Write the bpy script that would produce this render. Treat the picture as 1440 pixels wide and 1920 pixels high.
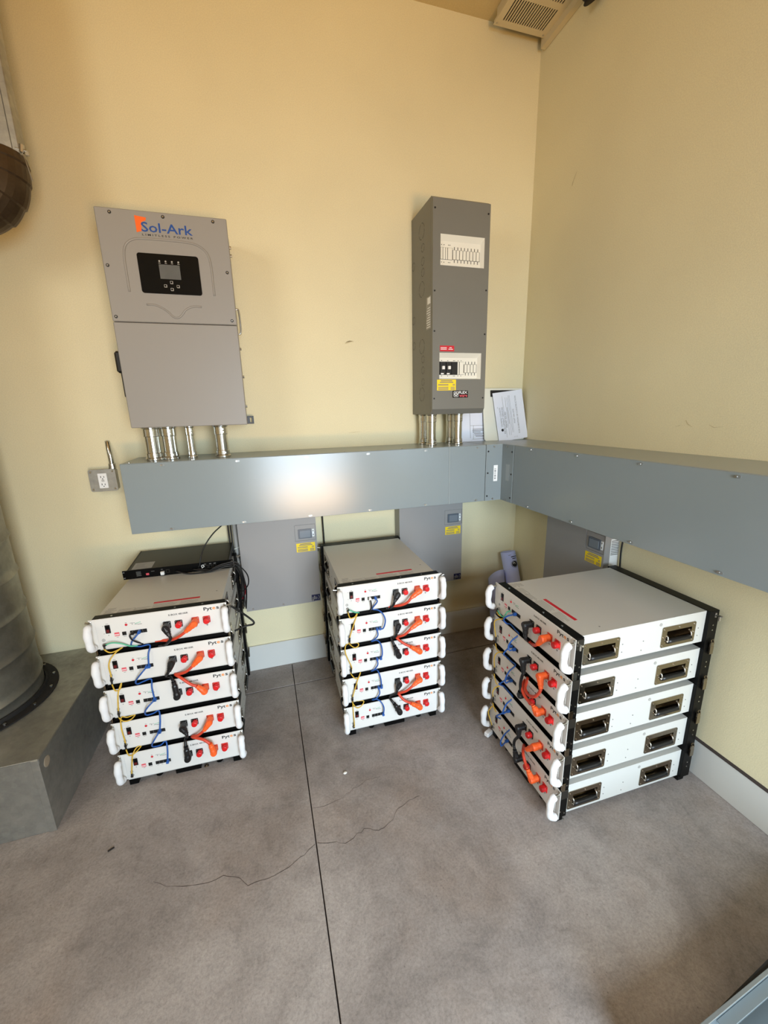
import bpy, bmesh, math, random
from mathutils import Vector, Matrix
random.seed(7)
PI = math.pi
for o in list(bpy.data.objects): bpy.data.objects.remove(o)
S = bpy.context.scene
C = S.collection

# ------------------------------------------------------------------ camera
cam_data = bpy.data.cameras.new('camera'); cam = bpy.data.objects.new('camera', cam_data); C.objects.link(cam)
S.camera = cam
cam_data.sensor_fit = 'HORIZONTAL'; cam_data.sensor_width = 36.0; cam_data.lens = 760.275 / 1440 * 36.0
cam_data.clip_start = 0.02; cam_data.clip_end = 60
_y, _p, _r = 0.2870, -0.2434, -0.0255
_fw = Vector((math.sin(_y)*math.cos(_p), math.cos(_y)*math.cos(_p), math.sin(_p)))
_rt = Vector((math.cos(_y), -math.sin(_y), 0)); _up = _rt.cross(_fw)
_rt2 = math.cos(_r)*_rt + math.sin(_r)*_up; _up2 = -math.sin(_r)*_rt + math.cos(_r)*_up
cam.matrix_world = Matrix(((_rt2.x, _up2.x, -_fw.x, -1.5964), (_rt2.y, _up2.y, -_fw.y, -2.2834), (_rt2.z, _up2.z, -_fw.z, 1.4882), (0, 0, 0, 1)))

# ------------------------------------------------------------------ world, lights, exposure
W = bpy.data.worlds.new('world'); S.world = W; W.use_nodes = True
W.node_tree.nodes['Background'].inputs[0].default_value = (0.62, 0.78, 1.0, 1)
W.node_tree.nodes['Background'].inputs[1].default_value = 0.6
def area(name, loc, tgt, sx, sy, power, col, spread=180):
    d = bpy.data.lights.new(name, 'AREA'); d.spread = math.radians(spread); d.shape = 'RECTANGLE'; d.size = sx; d.size_y = sy; d.energy = power; d.color = col
    o = bpy.data.objects.new(name, d); C.objects.link(o); o.location = loc
    o.rotation_euler = (Vector(tgt)-Vector(loc)).to_track_quat('-Z', 'Y').to_euler()
    return o
area('door_daylight', (-1.0, -4.32, 1.08), (-0.75, 0, -0.90), 1.15, 2.1, 82, (0.70, 0.86, 1.0), 112)
area('sunlit_ground_bounce', (-0.6, -5.5, 0.05), (-0.6, -5.5, 3.0), 1.6, 1.6, 290, (1.0, 0.47, 0.03))
area('side_fill_light', (-3.62, -2.6, 2.45), (0, -1.5, 1.6), 1.2, 1.0, 24, (1.0, 0.98, 0.90))  # added fill to lift the right wall; no side window is known
S.view_settings.view_transform = 'Standard'; S.view_settings.look = 'None'
S.view_settings.exposure = 0.0; S.view_settings.gamma = 1.0; S.view_settings.use_curve_mapping = False

# ------------------------------------------------------------------ materials
def lin(c):
    return tuple(((v/255)/12.92 if v/255 <= 0.04045 else ((v/255+0.055)/1.055)**2.4) for v in c) + (1,)
MATS = {}
def mat(name, rgb, rough=0.5, metal=0.0, spec=0.5, bump=0.0, bscale=400, var=0.0, vscale=6, trans=0.0, coat=0.0):
    m = bpy.data.materials.new(name); m.use_nodes = True; n = m.node_tree; b = n.nodes['Principled BSDF']
    col = lin(rgb); b.inputs['Base Color'].default_value = col; b.inputs['Roughness'].default_value = rough
    b.inputs['Metallic'].default_value = metal; b.inputs['Specular IOR Level'].default_value = spec
    if trans: b.inputs['Transmission Weight'].default_value = trans
    if coat: b.inputs['Coat Weight'].default_value = coat; b.inputs['Coat Roughness'].default_value = 0.1
    tc = n.nodes.new('ShaderNodeTexCoord')
    if bump:
        nz = n.nodes.new('ShaderNodeTexNoise'); nz.inputs['Scale'].default_value = bscale; nz.inputs['Detail'].default_value = 2
        n.links.new(tc.outputs['Object'], nz.inputs['Vector'])
        bp = n.nodes.new('ShaderNodeBump'); bp.inputs['Strength'].default_value = bump; bp.inputs['Distance'].default_value = 0.002
        n.links.new(nz.outputs['Fac'], bp.inputs['Height']); n.links.new(bp.outputs['Normal'], b.inputs['Normal'])
    if var:
        nz = n.nodes.new('ShaderNodeTexNoise'); nz.inputs['Scale'].default_value = vscale; nz.inputs['Detail'].default_value = 6
        n.links.new(tc.outputs['Object'], nz.inputs['Vector'])
        mx = n.nodes.new('ShaderNodeMix'); mx.data_type = 'RGBA'
        mx.inputs[6].default_value = tuple(c*(1-var) for c in col[:3]) + (1,)
        mx.inputs[7].default_value = tuple(min(1, c*(1+var)) for c in col[:3]) + (1,)
        n.links.new(nz.outputs['Fac'], mx.inputs[0]); n.links.new(mx.outputs[2], b.inputs['Base Color'])
    MATS[name] = m
    return m

def ramp(n, src, stops):
    r = n.nodes.new('ShaderNodeValToRGB'); e = r.color_ramp.elements
    e[0].position, e[0].color = stops[0]; e[1].position, e[1].color = stops[-1]
    for s in stops[1:-1]:
        x = e.new(s[0]); x.color = s[1]
    n.links.new(src, r.inputs[0]); return r
def g(v): return (v, v, v, 1)

def wall_mat(name, rgb, scuff):
    m = mat(name, rgb, 0.62, 0, 0.35); n = m.node_tree; b = n.nodes['Principled BSDF']
    tc = n.nodes.new('ShaderNodeTexCoord')
    a = n.nodes.new('ShaderNodeTexNoise'); a.inputs['Scale'].default_value = 1.3; a.inputs['Detail'].default_value = 5
    s = n.nodes.new('ShaderNodeTexNoise'); s.inputs['Scale'].default_value = 9; s.inputs['Detail'].default_value = 9; s.inputs['Roughness'].default_value = 0.7
    f = n.nodes.new('ShaderNodeTexNoise'); f.inputs['Scale'].default_value = 260; f.inputs['Detail'].default_value = 3
    for q in (a, s, f): n.links.new(tc.outputs['Object'], q.inputs['Vector'])
    base = lin(rgb)
    ra = ramp(n, a.outputs['Fac'], [(0.3, tuple(c*0.94 for c in base[:3])+(1,)), (0.7, tuple(min(1, c*1.04) for c in base[:3])+(1,))])
    rs = ramp(n, s.outputs['Fac'], [(0.70, g(0)), (0.80, g(scuff))])
    rf = ramp(n, f.outputs['Fac'], [(0.35, g(0.93)), (0.65, g(1.03))])
    mx = n.nodes.new('ShaderNodeMix'); mx.data_type = 'RGBA'
    n.links.new(rs.outputs[0], mx.inputs[0]); n.links.new(ra.outputs[0], mx.inputs[6]); mx.inputs[7].default_value = tuple(c*0.6 for c in base[:3])+(1,)
    mu = n.nodes.new('ShaderNodeMix'); mu.data_type = 'RGBA'; mu.blend_type = 'MULTIPLY'; mu.inputs[0].default_value = 1
    n.links.new(mx.outputs[2], mu.inputs[6]); n.links.new(rf.outputs[0], mu.inputs[7]); n.links.new(mu.outputs[2], b.inputs['Base Color'])
    bp = n.nodes.new('ShaderNodeBump'); bp.inputs['Strength'].default_value = 0.25; bp.inputs['Distance'].default_value = 0.0015
    n.links.new(f.outputs['Fac'], bp.inputs['Height']); n.links.new(bp.outputs['Normal'], b.inputs['Normal'])
    return m
wall_mat('wall_paint', (227, 217, 180), 0.35)
wall_mat('ceiling_paint', (206, 186, 138), 0.1)

def concrete():
    m = mat('concrete', (140, 130, 122), 0.75, 0, 0.3); n = m.node_tree; b = n.nodes['Principled BSDF']
    tc = n.nodes.new('ShaderNodeTexCoord')
    def nz(sc, det, ro=0.6, dist=0.0):
        q = n.nodes.new('ShaderNodeTexNoise'); q.inputs['Scale'].default_value = sc; q.inputs['Detail'].default_value = det
        q.inputs['Roughness'].default_value = ro; q.inputs['Distortion'].default_value = dist
        n.links.new(tc.outputs['Object'], q.inputs['Vector']); return q
    big = nz(1.6, 8, 0.65, 0.6); mid = nz(11, 12, 0.8, 0.5); fine = nz(120, 8, 0.85); spot = nz(26, 6, 0.8); warm = nz(2.3, 4)
    r1 = ramp(n, big.outputs['Fac'], [(0.30, lin((120, 113, 109))), (0.52, lin((150, 142, 137))), (0.72, lin((170, 163, 158)))])
    r2 = ramp(n, mid.outputs['Fac'], [(0.33, g(0.78)), (0.5, g(1.0)), (0.70, g(1.14))])
    r3 = ramp(n, fine.outputs['Fac'], [(0.34, g(0.70)), (0.5, g(1.0)), (0.66, g(1.22))])
    r4 = ramp(n, spot.outputs['Fac'], [(0.70, g(0)), (0.78, g(0.35))])
    r5 = ramp(n, warm.outputs['Fac'], [(0.5, g(0)), (0.75, g(0.35))])
    def mul(a, c):
        x = n.nodes.new('ShaderNodeMix'); x.data_type = 'RGBA'; x.blend_type = 'MULTIPLY'; x.inputs[0].default_value = 1
        n.links.new(a, x.inputs[6]); n.links.new(c, x.inputs[7]); return x.outputs[2]
    w = n.nodes.new('ShaderNodeMix'); w.data_type = 'RGBA'; n.links.new(r5.outputs[0], w.inputs[0]); n.links.new(r1.outputs[0], w.inputs[6]); w.inputs[7].default_value = lin((146, 124, 104))
    c = mul(mul(w.outputs[2], r2.outputs[0]), r3.outputs[0])
    x = n.nodes.new('ShaderNodeMix'); x.data_type = 'RGBA'; n.links.new(r4.outputs[0], x.inputs[0]); n.links.new(c, x.inputs[6]); x.inputs[7].default_value = lin((196, 188, 178))
    vo = n.nodes.new('ShaderNodeTexVoronoi'); vo.inputs['Scale'].default_value = 55; n.links.new(tc.outputs['Object'], vo.inputs['Vector'])
    pit = ramp(n, vo.outputs['Distance'], [(0.06, g(0.55)), (0.13, g(1.0))])
    sel = nz(9, 3); sr = ramp(n, sel.outputs['Fac'], [(0.52, g(0)), (0.60, g(0.8))])
    px = n.nodes.new('ShaderNodeMix'); px.data_type = 'RGBA'; px.blend_type = 'MULTIPLY'
    n.links.new(sr.outputs[0], px.inputs[0]); n.links.new(x.outputs[2], px.inputs[6]); n.links.new(pit.outputs[0], px.inputs[7])
    n.links.new(px.outputs[2], b.inputs['Base Color'])
    bp = n.nodes.new('ShaderNodeBump'); bp.inputs['Strength'].default_value = 0.12; bp.inputs['Distance'].default_value = 0.001
    n.links.new(fine.outputs['Fac'], bp.inputs['Height']); n.links.new(bp.outputs['Normal'], b.inputs['Normal'])
concrete()

def galv(name, rgb, rough=0.38, metal=0.85, scale=14, lo=0.65, hi=1.2):
    m = mat(name, rgb, rough, metal); n = m.node_tree; b = n.nodes['Principled BSDF']
    tc = n.nodes.new('ShaderNodeTexCoord')
    v = n.nodes.new('ShaderNodeTexVoronoi'); v.inputs['Scale'].default_value = scale*4
    a = n.nodes.new('ShaderNodeTexNoise'); a.inputs['Scale'].default_value = scale*0.4; a.inputs['Detail'].default_value = 8; a.inputs['Roughness'].default_value = 0.7
    n.links.new(tc.outputs['Object'], v.inputs['Vector']); n.links.new(tc.outputs['Object'], a.inputs['Vector'])
    base = lin(rgb)
    r = ramp(n, a.outputs['Fac'], [(0.3, tuple(c*lo for c in base[:3])+(1,)), (0.7, tuple(min(1, c*hi) for c in base[:3])+(1,))])
    rv = ramp(n, v.outputs['Color'], [(0.0, g(0.9)), (1.0, g(1.06))])
    mu = n.nodes.new('ShaderNodeMix'); mu.data_type = 'RGBA'; mu.blend_type = 'MULTIPLY'; mu.inputs[0].default_value = 1
    n.links.new(r.outputs[0], mu.inputs[6]); n.links.new(rv.outputs[0], mu.inputs[7]); n.links.new(mu.outputs[2], b.inputs['Base Color'])
    rr = ramp(n, a.outputs['Fac'], [(0.3, g(rough+0.14)), (0.7, g(rough-0.08))]); n.links.new(rr.outputs[0], b.inputs['Roughness'])
galv('galvanised', (172, 171, 164), 0.42, 0.78)
galv('galvanised_dark', (150, 148, 138), 0.42, 0.8, 6, 0.5, 1.25)
galv('tape_wrap', (74, 60, 44), 0.42, 0.6, 9, 0.4, 1.6)
mat('conduit_steel', (205, 205, 200), 0.18, 1.0, var=0.15, vscale=30)
mat('steel', (190, 188, 182), 0.28, 1.0)
mat('chrome_dark', (150, 140, 124), 0.16, 1.0)
mat('cabinet_grey', (146, 143, 138), 0.42, 0.0, 0.45, bump=0.05, bscale=900)
mat('panel_grey', (114, 113, 106), 0.45, 0.0, 0.45, bump=0.08, bscale=700, var=0.06, vscale=5)
mat('wireway_grey', (141, 151, 154), 0.3, 0.0, 0.55, bump=0.04, bscale=60, var=0.03, vscale=4)
mat('wireway_lid', (134, 145, 149), 0.22, 0.0, 0.65, bump=0.03, bscale=60, var=0.03, vscale=4)
mat('box_grey', (148, 146, 144), 0.42, 0.0, 0.5, bump=0.05, bscale=700)
mat('battery_panel', (216, 213, 207), 0.5, 0.0, 0.4)
mat('battery_body', (202, 201, 195), 0.45, 0.1, 0.5, bump=0.06, bscale=800)
mat('flange_black', (6, 6, 6), 0.4, 0.0, 0.15)
mat('black_plastic', (16, 16, 17), 0.42, 0.0, 0.5)
mat('black_gloss', (5, 5, 6), 0.25, 0.0, 0.25)
mat('cable_black', (14, 14, 15), 0.45, 0.0, 0.45)
mat('foam_white', (226, 226, 226), 0.75, 0.0, 0.3, bump=0.5, bscale=260)
mat('rocker_red', (96, 16, 18), 0.4)
mat('slot_metal', (150, 156, 158), 0.35, 0.6)
mat('red_plastic', (205, 18, 22), 0.42, 0.0, 0.5)
mat('red_socket', (196, 30, 24), 0.5, 0.0, 0.5)
mat('pink_red', (214, 84, 96), 0.5)
mat('orange_plug', (240, 96, 36), 0.45)
mat('orange_lead', (205, 66, 40), 0.48)
mat('patch_blue', (32, 84, 158), 0.45)
mat('ground_yellow', (206, 166, 54), 0.5, var=0.25, vscale=60)
mat('ground_green', (86, 178, 140), 0.5)
mat('white_plastic', (236, 236, 234), 0.4)
mat('print_black', (22, 22, 24), 0.7)
mat('print_grey', (120, 120, 118), 0.7)
mat('print_faint', (158, 156, 150), 0.7)
mat('print_orange', (232, 138, 40), 0.6)
mat('label_red', (196, 20, 40), 0.5)
mat('label_yellow', (246, 214, 20), 0.5)
mat('label_white', (236, 238, 238), 0.5)
mat('label_navy', (18, 22, 66), 0.4)
mat('logo_blue', (24, 72, 146), 0.5)
mat('logo_orange', (242, 104, 20), 0.5)
mat('screen_grey', (96, 98, 98), 0.18, 0.0, 0.6, var=0.25, vscale=12)
mat('paper', (230, 234, 246), 0.75, var=0.03, vscale=8)
mat('paper_blue', (192, 202, 250), 0.75, var=0.05, vscale=7)
mat('board_white', (230, 230, 216), 0.7)
mat('pvc_grey', (170, 168, 162), 0.45)
mat('baseboard', (206, 206, 200), 0.6, var=0.05, vscale=4)
mat('grille_paint', (206, 192, 158), 0.5)
mat('dark_void', (18, 15, 12), 0.9)
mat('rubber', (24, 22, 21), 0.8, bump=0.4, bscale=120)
mat('hub_black', (34, 31, 26), 0.42, 0.2, 0.5)
mat('window_white', (226, 224, 212), 0.5)
mat('tray_steel', (126, 136, 140), 0.4, 0.3)
mat('crack_dark', (58, 48, 46), 0.9)
mat('scuff_dark', (196, 182, 142), 0.7)
mat('scuff_light', (240, 232, 205), 0.7)
mat('sealant', (150, 136, 116), 0.7, var=0.2, vscale=60)
mat('plaster', (222, 220, 212), 0.8)
mat('clear_lens', (92, 100, 110), 0.3, 0.0, 0.5)
mat('lens_inner', (118, 126, 134), 0.35)

# ------------------------------------------------------------------ mesh helpers
def obj(name, me, m, parent=None, smooth=False):
    if isinstance(me, bmesh.types.BMesh):
        bm = me; bmesh.ops.recalc_face_normals(bm, faces=bm.faces[:])
        me = bpy.data.meshes.new(name); bm.to_mesh(me); bm.free()
    if smooth:
        for p in me.polygons: p.use_smooth = True
    o = bpy.data.objects.new(name, me); C.objects.link(o)
    if m and not me.materials: me.materials.append(MATS[m])
    if parent is not None: o.parent = parent
    return o
def tag(o, label, cat, group=None):
    o['label'] = label; o['category'] = cat
    if group: o['group'] = group
    return o
def thing(name, label, cat, loc=(0, 0, 0), rz=0.0, group=None):
    o = bpy.data.objects.new(name, None); C.objects.link(o); o.location = loc; o.rotation_euler = (0, 0, rz)
    o.empty_display_size = 0.05
    return tag(o, label, cat, group)
def struct(name, bm, m, label=None):
    o = obj(name, bm, m); o['kind'] = 'structure'; o['label'] = label or name.replace('_', ' '); o['category'] = name.split('_')[0]
    return o
def B(): return bmesh.new()
def box(bm, x0, x1, y0, y1, z0, z1, bev=0.0, seg=1):
    vs = [bm.verts.new(v) for v in ((x0,y0,z0),(x1,y0,z0),(x1,y1,z0),(x0,y1,z0),(x0,y0,z1),(x1,y0,z1),(x1,y1,z1),(x0,y1,z1))]
    fs = [bm.faces.new([vs[i] for i in f]) for f in ((3,2,1,0),(4,5,6,7),(0,1,5,4),(1,2,6,5),(2,3,7,6),(3,0,4,7))]
    if bev:
        es = list({e for f in fs for e in f.edges})
        bmesh.ops.bevel(bm, geom=es, offset=bev, segments=seg, profile=0.5, affect='EDGES')
    return bm
def frame_of(d):
    d = d.normalized(); u = d.orthogonal().normalized(); return u, d.cross(u)
def cyl(bm, p0, p1, r0, r1=None, seg=16, caps=True):
    p0 = Vector(p0); p1 = Vector(p1); r1 = r0 if r1 is None else r1
    u, v = frame_of(p1-p0)
    A = [bm.verts.new(p0+r0*(math.cos(2*PI*i/seg)*u+math.sin(2*PI*i/seg)*v)) for i in range(seg)]
    Z = [bm.verts.new(p1+r1*(math.cos(2*PI*i/seg)*u+math.sin(2*PI*i/seg)*v)) for i in range(seg)]
    for i in range(seg): bm.faces.new((A[i], A[(i+1) % seg], Z[(i+1) % seg], Z[i]))
    if caps: bm.faces.new(A[::-1]); bm.faces.new(Z)
    return bm
def lathe(bm, base, axis, prof, seg=24):
    base = Vector(base); axis = Vector(axis).normalized(); u, v = frame_of(axis); rings = []
    for r, h in prof:
        rings.append([bm.verts.new(base+axis*h+max(r, 1e-5)*(math.cos(2*PI*i/seg)*u+math.sin(2*PI*i/seg)*v)) for i in range(seg)])
    for a, b in zip(rings, rings[1:]):
        for i in range(seg): bm.faces.new((a[i], a[(i+1) % seg], b[(i+1) % seg], b[i]))
    bm.faces.new(rings[0][::-1]); bm.faces.new(rings[-1]); return bm
def catmull(pts, n=6):
    P = [Vector(p) for p in pts]
    if len(P) < 3: return P
    P = [2*P[0]-P[1]] + P + [2*P[-1]-P[-2]]; out = []
    for i in range(1, len(P)-2):
        a, b, c, d = P[i-1:i+3]
        for k in range(n):
            t = k/n
            out.append(0.5*((2*b)+(c-a)*t+(2*a-5*b+4*c-d)*t*t+(3*b-a-3*c+d)*t**3))
    out.append(P[-2]); return out
def tube(bm, pts, r, seg=8, n=6, smooth=True):
    P = catmull(pts, n) if smooth else [Vector(p) for p in pts]
    R = r if callable(r) else (lambda t: r)
    d = (P[1]-P[0]).normalized(); u = d.orthogonal().normalized(); rings = []
    for i, p in enumerate(P):
        d = (P[min(i+1, len(P)-1)]-P[max(i-1, 0)])
        d = d.normalized() if d.length > 1e-9 else Vector((0, 0, 1))
        u = (u-d*u.dot(d)); u = u.normalized() if u.length > 1e-6 else d.orthogonal().normalized()
        v = d.cross(u); rr = R(i/(len(P)-1))
        rings.append([bm.verts.new(p+rr*(math.cos(2*PI*k/seg)*u+math.sin(2*PI*k/seg)*v)) for k in range(seg)])
    for a, b in zip(rings, rings[1:]):
        for k in range(seg): bm.faces.new((a[k], a[(k+1) % seg], b[(k+1) % seg], b[k]))
    bm.faces.new(rings[0][::-1]); bm.faces.new(rings[-1]); return bm
def prism(bm, poly, f0, f1):
    A = [bm.verts.new(f0(*p)) for p in poly]; Z = [bm.verts.new(f1(*p)) for p in poly]; k = len(poly)
    bm.faces.new(A); bm.faces.new(Z[::-1])
    for i in range(k): bm.faces.new((A[i], Z[i], Z[(i+1) % k], A[(i+1) % k]))
    return bm
def rrect(x0, x1, z0, z1, r, n=5):
    out = []
    for cx, cz, a0 in ((x1-r, z1-r, 0), (x0+r, z1-r, PI/2), (x0+r, z0+r, PI), (x1-r, z0+r, 1.5*PI)):
        for i in range(n+1): out.append((cx+r*math.cos(a0+PI/2*i/n), cz+r*math.sin(a0+PI/2*i/n)))
    return out
def plate(bm, x0, x1, z0, z1, y0, y1, r=0.004, n=4):          # rounded rectangle facing -y, y0 (back) to y1 (front)
    return prism(bm, rrect(x0, x1, z0, z1, r, n), lambda x, z: (x, y0, z), lambda x, z: (x, y1, z))
def holed(bm, f, u0, u1, v0, v1, holes):
    us = sorted({u0, u1, *[h[0] for h in holes], *[h[1] for h in holes]}); vs = sorted({v0, v1, *[h[2] for h in holes], *[h[3] for h in holes]})
    V = {}
    def vt(u, v):
        if (u, v) not in V: V[(u, v)] = bm.verts.new(f(u, v))
        return V[(u, v)]
    for a, b in zip(us, us[1:]):
        for c, d in zip(vs, vs[1:]):
            m_, n_ = (a+b)/2, (c+d)/2
            if any(h[0] < m_ < h[1] and h[2] < n_ < h[3] for h in holes): continue
            bm.faces.new((vt(a, c), vt(b, c), vt(b, d), vt(a, d)))
    return bm
_tc = {}
def text_mesh(s, x0, x1, z0, z1, mp, spacing=1.0, bold=0.0):
    cu = bpy.data.curves.new('text', 'FONT'); cu.body = s; cu.size = 1; cu.space_character = spacing; cu.resolution_u = 2; cu.offset = bold
    to = bpy.data.objects.new('text', cu); C.objects.link(to)
    me = bpy.data.meshes.new_from_object(to.evaluated_get(bpy.context.evaluated_depsgraph_get()))
    bpy.data.objects.remove(to); bpy.data.curves.remove(cu)
    xs = [v.co.x for v in me.vertices]; ys = [v.co.y for v in me.vertices]
    ax, bx, ay, by = min(xs), max(xs), min(ys), max(ys)
    sx = (x1-x0)/(bx-ax); sy = (z1-z0)/(by-ay)
    for v in me.vertices: v.co = Vector(mp(x0+(v.co.x-ax)*sx, z0+(v.co.y-ay)*sy))
    return me
def front(y): return lambda x, z: (x, y, z)
def bars(bm, rects, y, t=0.0003):                              # flat print facing -y
    for x0, x1, z0, z1 in rects: box(bm, x0, x1, y-t, y, z0, z1)
    return bm
def copy_tree(o, parent=None):
    c = o.copy(); C.objects.link(c)
    if parent is not None: c.parent = parent
    for ch in list(o.children): copy_tree(ch, c)
    return c

# ------------------------------------------------------------------ the room
RX0, RY0, ZC = -3.6, -4.3, 3.368
fl = bpy.data.objects.new('floor', None)
bm = B(); box(bm, RX0, 0, RY0, 0, -0.12, -0.012)
floor = struct('floor', bm, 'crack_dark', 'grey brown concrete floor slab with saw cut joints')
for x0, x1, y0, y1 in ((RX0, -1.542, RY0, -0.224), (-1.538, 0, RY0, -0.224), (RX0, -1.542, -0.216, 0), (-1.538, 0, -0.216, 0)):
    bm = B(); box(bm, x0, x1, y0, y1, -0.012, 0.0, 0.0008); obj('slab', bm, 'concrete', floor)
def crack(pts, w):
    bm = B(); P = catmull(pts, 5); rnd = random.Random(int(pts[0][0]*1000)); L = []; R_ = []
    for i, p in enumerate(P):
        j = Vector((rnd.uniform(-.006, .006), rnd.uniform(-.006, .006), 0)); ww = w*rnd.uniform(.3, 1.1)
        L.append(bm.verts.new(p+j+Vector((0, ww, 0.0004)))); R_.append(bm.verts.new(p+j+Vector((0, -ww, 0.0004))))
    for a in range(len(P)-1): bm.faces.new((L[a], L[a+1], R_[a+1], R_[a]))
    obj('crack', bm, 'crack_dark', floor)
crack([(-2.07, -1.095, 0), (-1.95, -1.14, 0), (-1.83, -1.15, 0), (-1.75, -1.20, 0), (-1.64, -1.18, 0), (-1.545, -1.14, 0)], 0.0009)
crack([(-1.53, -1.13, 0), (-1.44, -1.16, 0), (-1.36, -1.14, 0), (-1.29, -1.155, 0), (-1.2, -1.09, 0), (-1.12, -1.07, 0)], 0.0009)
crack([(-1.535, -1.0, 0), (-1.42, -0.985, 0), (-1.33, -0.95, 0), (-1.25, -0.94, 0)], 0.0006)

bm = B(); box(bm, RX0-.1, 0.1, 0, 0.12, -0.12, ZC); wall_back = struct('wall_back', bm, 'wall_paint', 'cream yellow painted back wall behind the wireway')
bm = B(); box(bm, 0, 0.12, RY0, 0, -0.12, ZC); wall_right = struct('wall_right', bm, 'wall_paint', 'cream painted right wall beside the right stack')
bm = B(); box(bm, RX0-.12, RX0, RY0, -3.25, -0.12, ZC); box(bm, RX0-.12, RX0, -1.95, 0, -0.12, ZC); box(bm, RX0-.12, RX0, -3.25, -1.95, -0.12, 1.90); box(bm, RX0-.12, RX0, -3.25, -1.95, 3.0, ZC); struct('wall_left', bm, 'wall_paint', 'cream painted left wall beyond the duct')  # opening made for the added side fill light
bm = B()
box(bm, RX0, -1.60, RY0-.12, RY0, -0.12, ZC); box(bm, -0.40, 0, RY0-.12, RY0, -0.12, ZC); box(bm, -1.60, -0.40, RY0-.12, RY0, 2.2, ZC)
struct('wall_rear', bm, 'wall_paint', 'cream painted rear wall with the open doorway')
bm = B()
for q in ((-3.25, -3.21, 1.90, 3.0), (-1.99, -1.95, 1.90, 3.0), (-3.21, -1.99, 1.90, 1.94), (-3.21, -1.99, 2.96, 3.0)): box(bm, RX0-.09, RX0-.03, q[0], q[1], q[2], q[3])
struct('window_added', bm, 'baseboard', 'pale frame of an added unseen side window in the left wall')  # added frame around the side fill's opening, an assumed window
bm = B(); box(bm, RX0-.12, 0.12, RY0-.12, 0.12, ZC, ZC+.1); struct('ceiling', bm, 'ceiling_paint', 'cream painted flat ceiling')
bm = B(); box(bm, -2.46, -0.0, -0.012, 0, 0, 0.1594, 0.002); struct('baseboard_back', bm, 'baseboard', 'pale grey baseboard along the back wall')
bm = B(); box(bm, -0.012, 0, RY0, -0.012, 0, 0.1594, 0.002); struct('baseboard_right', bm, 'baseboard', 'pale grey baseboard along the right wall')
bm = B(); box(bm, -0.0145, 0, RY0, -0.0145, 0.1594, 0.1634); b_ = struct('trim_1', bm, 'crack_dark', 'thin dark caulk gap above the right baseboard')

def scuff(parent, fn, pts, w, m):
    bm = B(); rnd = random.Random(len(pts)*7+int(w*1e5)); L = []; R_ = []
    for i, (u, v) in enumerate(pts):
        ww = w*rnd.uniform(.4, 1.0)*(0.3 if i in (0, len(pts)-1) else 1)
        L.append(bm.verts.new(fn(u-ww, v+ww))); R_.append(bm.verts.new(fn(u+ww, v-ww)))
    for a in range(len(pts)-1): bm.faces.new((L[a], L[a+1], R_[a+1], R_[a]))
    obj('scuff', bm, m, parent)
rw = lambda u, v: (-.0006, u, v); bw = lambda u, v: (u, -.0006, v)
scuff(wall_right, rw, [(-.345, 2.60), (-.335, 2.585), (-.322, 2.565), (-.318, 2.55)], .008, 'scuff_dark')
scuff(wall_right, rw, [(-1.03, 1.40), (-1.05, 1.405), (-1.07, 1.425), (-1.08, 1.41), (-1.10, 1.40)], .002, 'scuff_dark')
scuff(wall_right, rw, [(-1.16, 1.41), (-1.18, 1.40), (-1.21, 1.405)], .002, 'scuff_dark')
scuff(wall_back, bw, [(-1.115, 1.845), (-1.10, 1.853), (-1.085, 1.857), (-1.068, 1.856)], .005, 'scuff_dark')
scuff(wall_back, bw, [(-1.115, 1.850), (-1.09, 1.858), (-1.065, 1.857)], .0018, 'scuff_light')
scuff(wall_back, bw, [(-1.12, 1.375), (-1.09, 1.377), (-1.05, 1.380)], .0015, 'scuff_dark')

# ------------------------------------------------------------------ wireway troughs
ZT, ZB, DY, DX = 1.2971, 0.9826, -0.3006, -0.316
def slot_screw(parent, fx, horizontal=True):
    """fx maps (u along, v up, out) to a point"""
    bm = B(); prism(bm, [(q[0], q[1]) for q in rrect(-0.010, 0.010, -0.0045, 0.0045, 0.0042, 3)], lambda u, v: fx(u, v, 0), lambda u, v: fx(u, v, 0.0012))
    s = obj('screw_slot', bm, 'slot_metal', parent)
    bm = B(); cyl(bm, fx(-0.003, 0, 0.001), fx(-0.003, 0, 0.004), 0.0048, 0.004, 10); obj('screw', bm, 'steel', s)
t = thing('wireway_trough', 'long blue grey steel wireway trough along back wall under inverter', 'wireway', (-1.3, 0, ZB))
def loc(o): return Vector(o.location)
def wb(bm, o, x0, x1, y0, y1, z0, z1, bev=0.0):
    l = o.location; return box(bm, x0-l.x, x1-l.x, y0-l.y, y1-l.y, z0-l.z, z1-l.z, bev)
bm = B(); wb(bm, t, -2.1835, -0.4195, DY+.003, -.0015, ZB, ZT, 0.002); obj('trough_body', bm, 'wireway_grey', t)
bm = B(); wb(bm, t, -2.1835, -0.638, DY, DY+.003, ZB+.001, ZT-.002, 0.001); obj('cover', bm, 'wireway_lid', t)
bm = B(); wb(bm, t, -0.6365, -0.4195, DY-.0005, DY+.003, ZB+.001, ZT-.002, 0.001); obj('cover', bm, 'wireway_lid', t)
bm = B(); wb(bm, t, -0.642, -0.634, DY-.002, DY+.003, ZB+.001, ZT-.002, 0.0008); obj('joint_strip', bm, 'wireway_grey', t)
for x in (-2.02, -1.708, -1.394, -1.087, -0.776, -0.473):
    for z in (1.283, 0.993):
        slot_screw(t, lambda u, v, o, x=x, z=z: (x+u+1.3, DY-o, z+v-ZB))
for x in (-2.15, -1.9, -1.2, -0.9):
    bm = B(); cyl(bm, (x+1.3, -0.285, ZT-ZB), (x+1.3, -0.285, ZT-ZB+.003), 0.005, seg=10); obj('screw', bm, 'steel', t)

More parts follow.
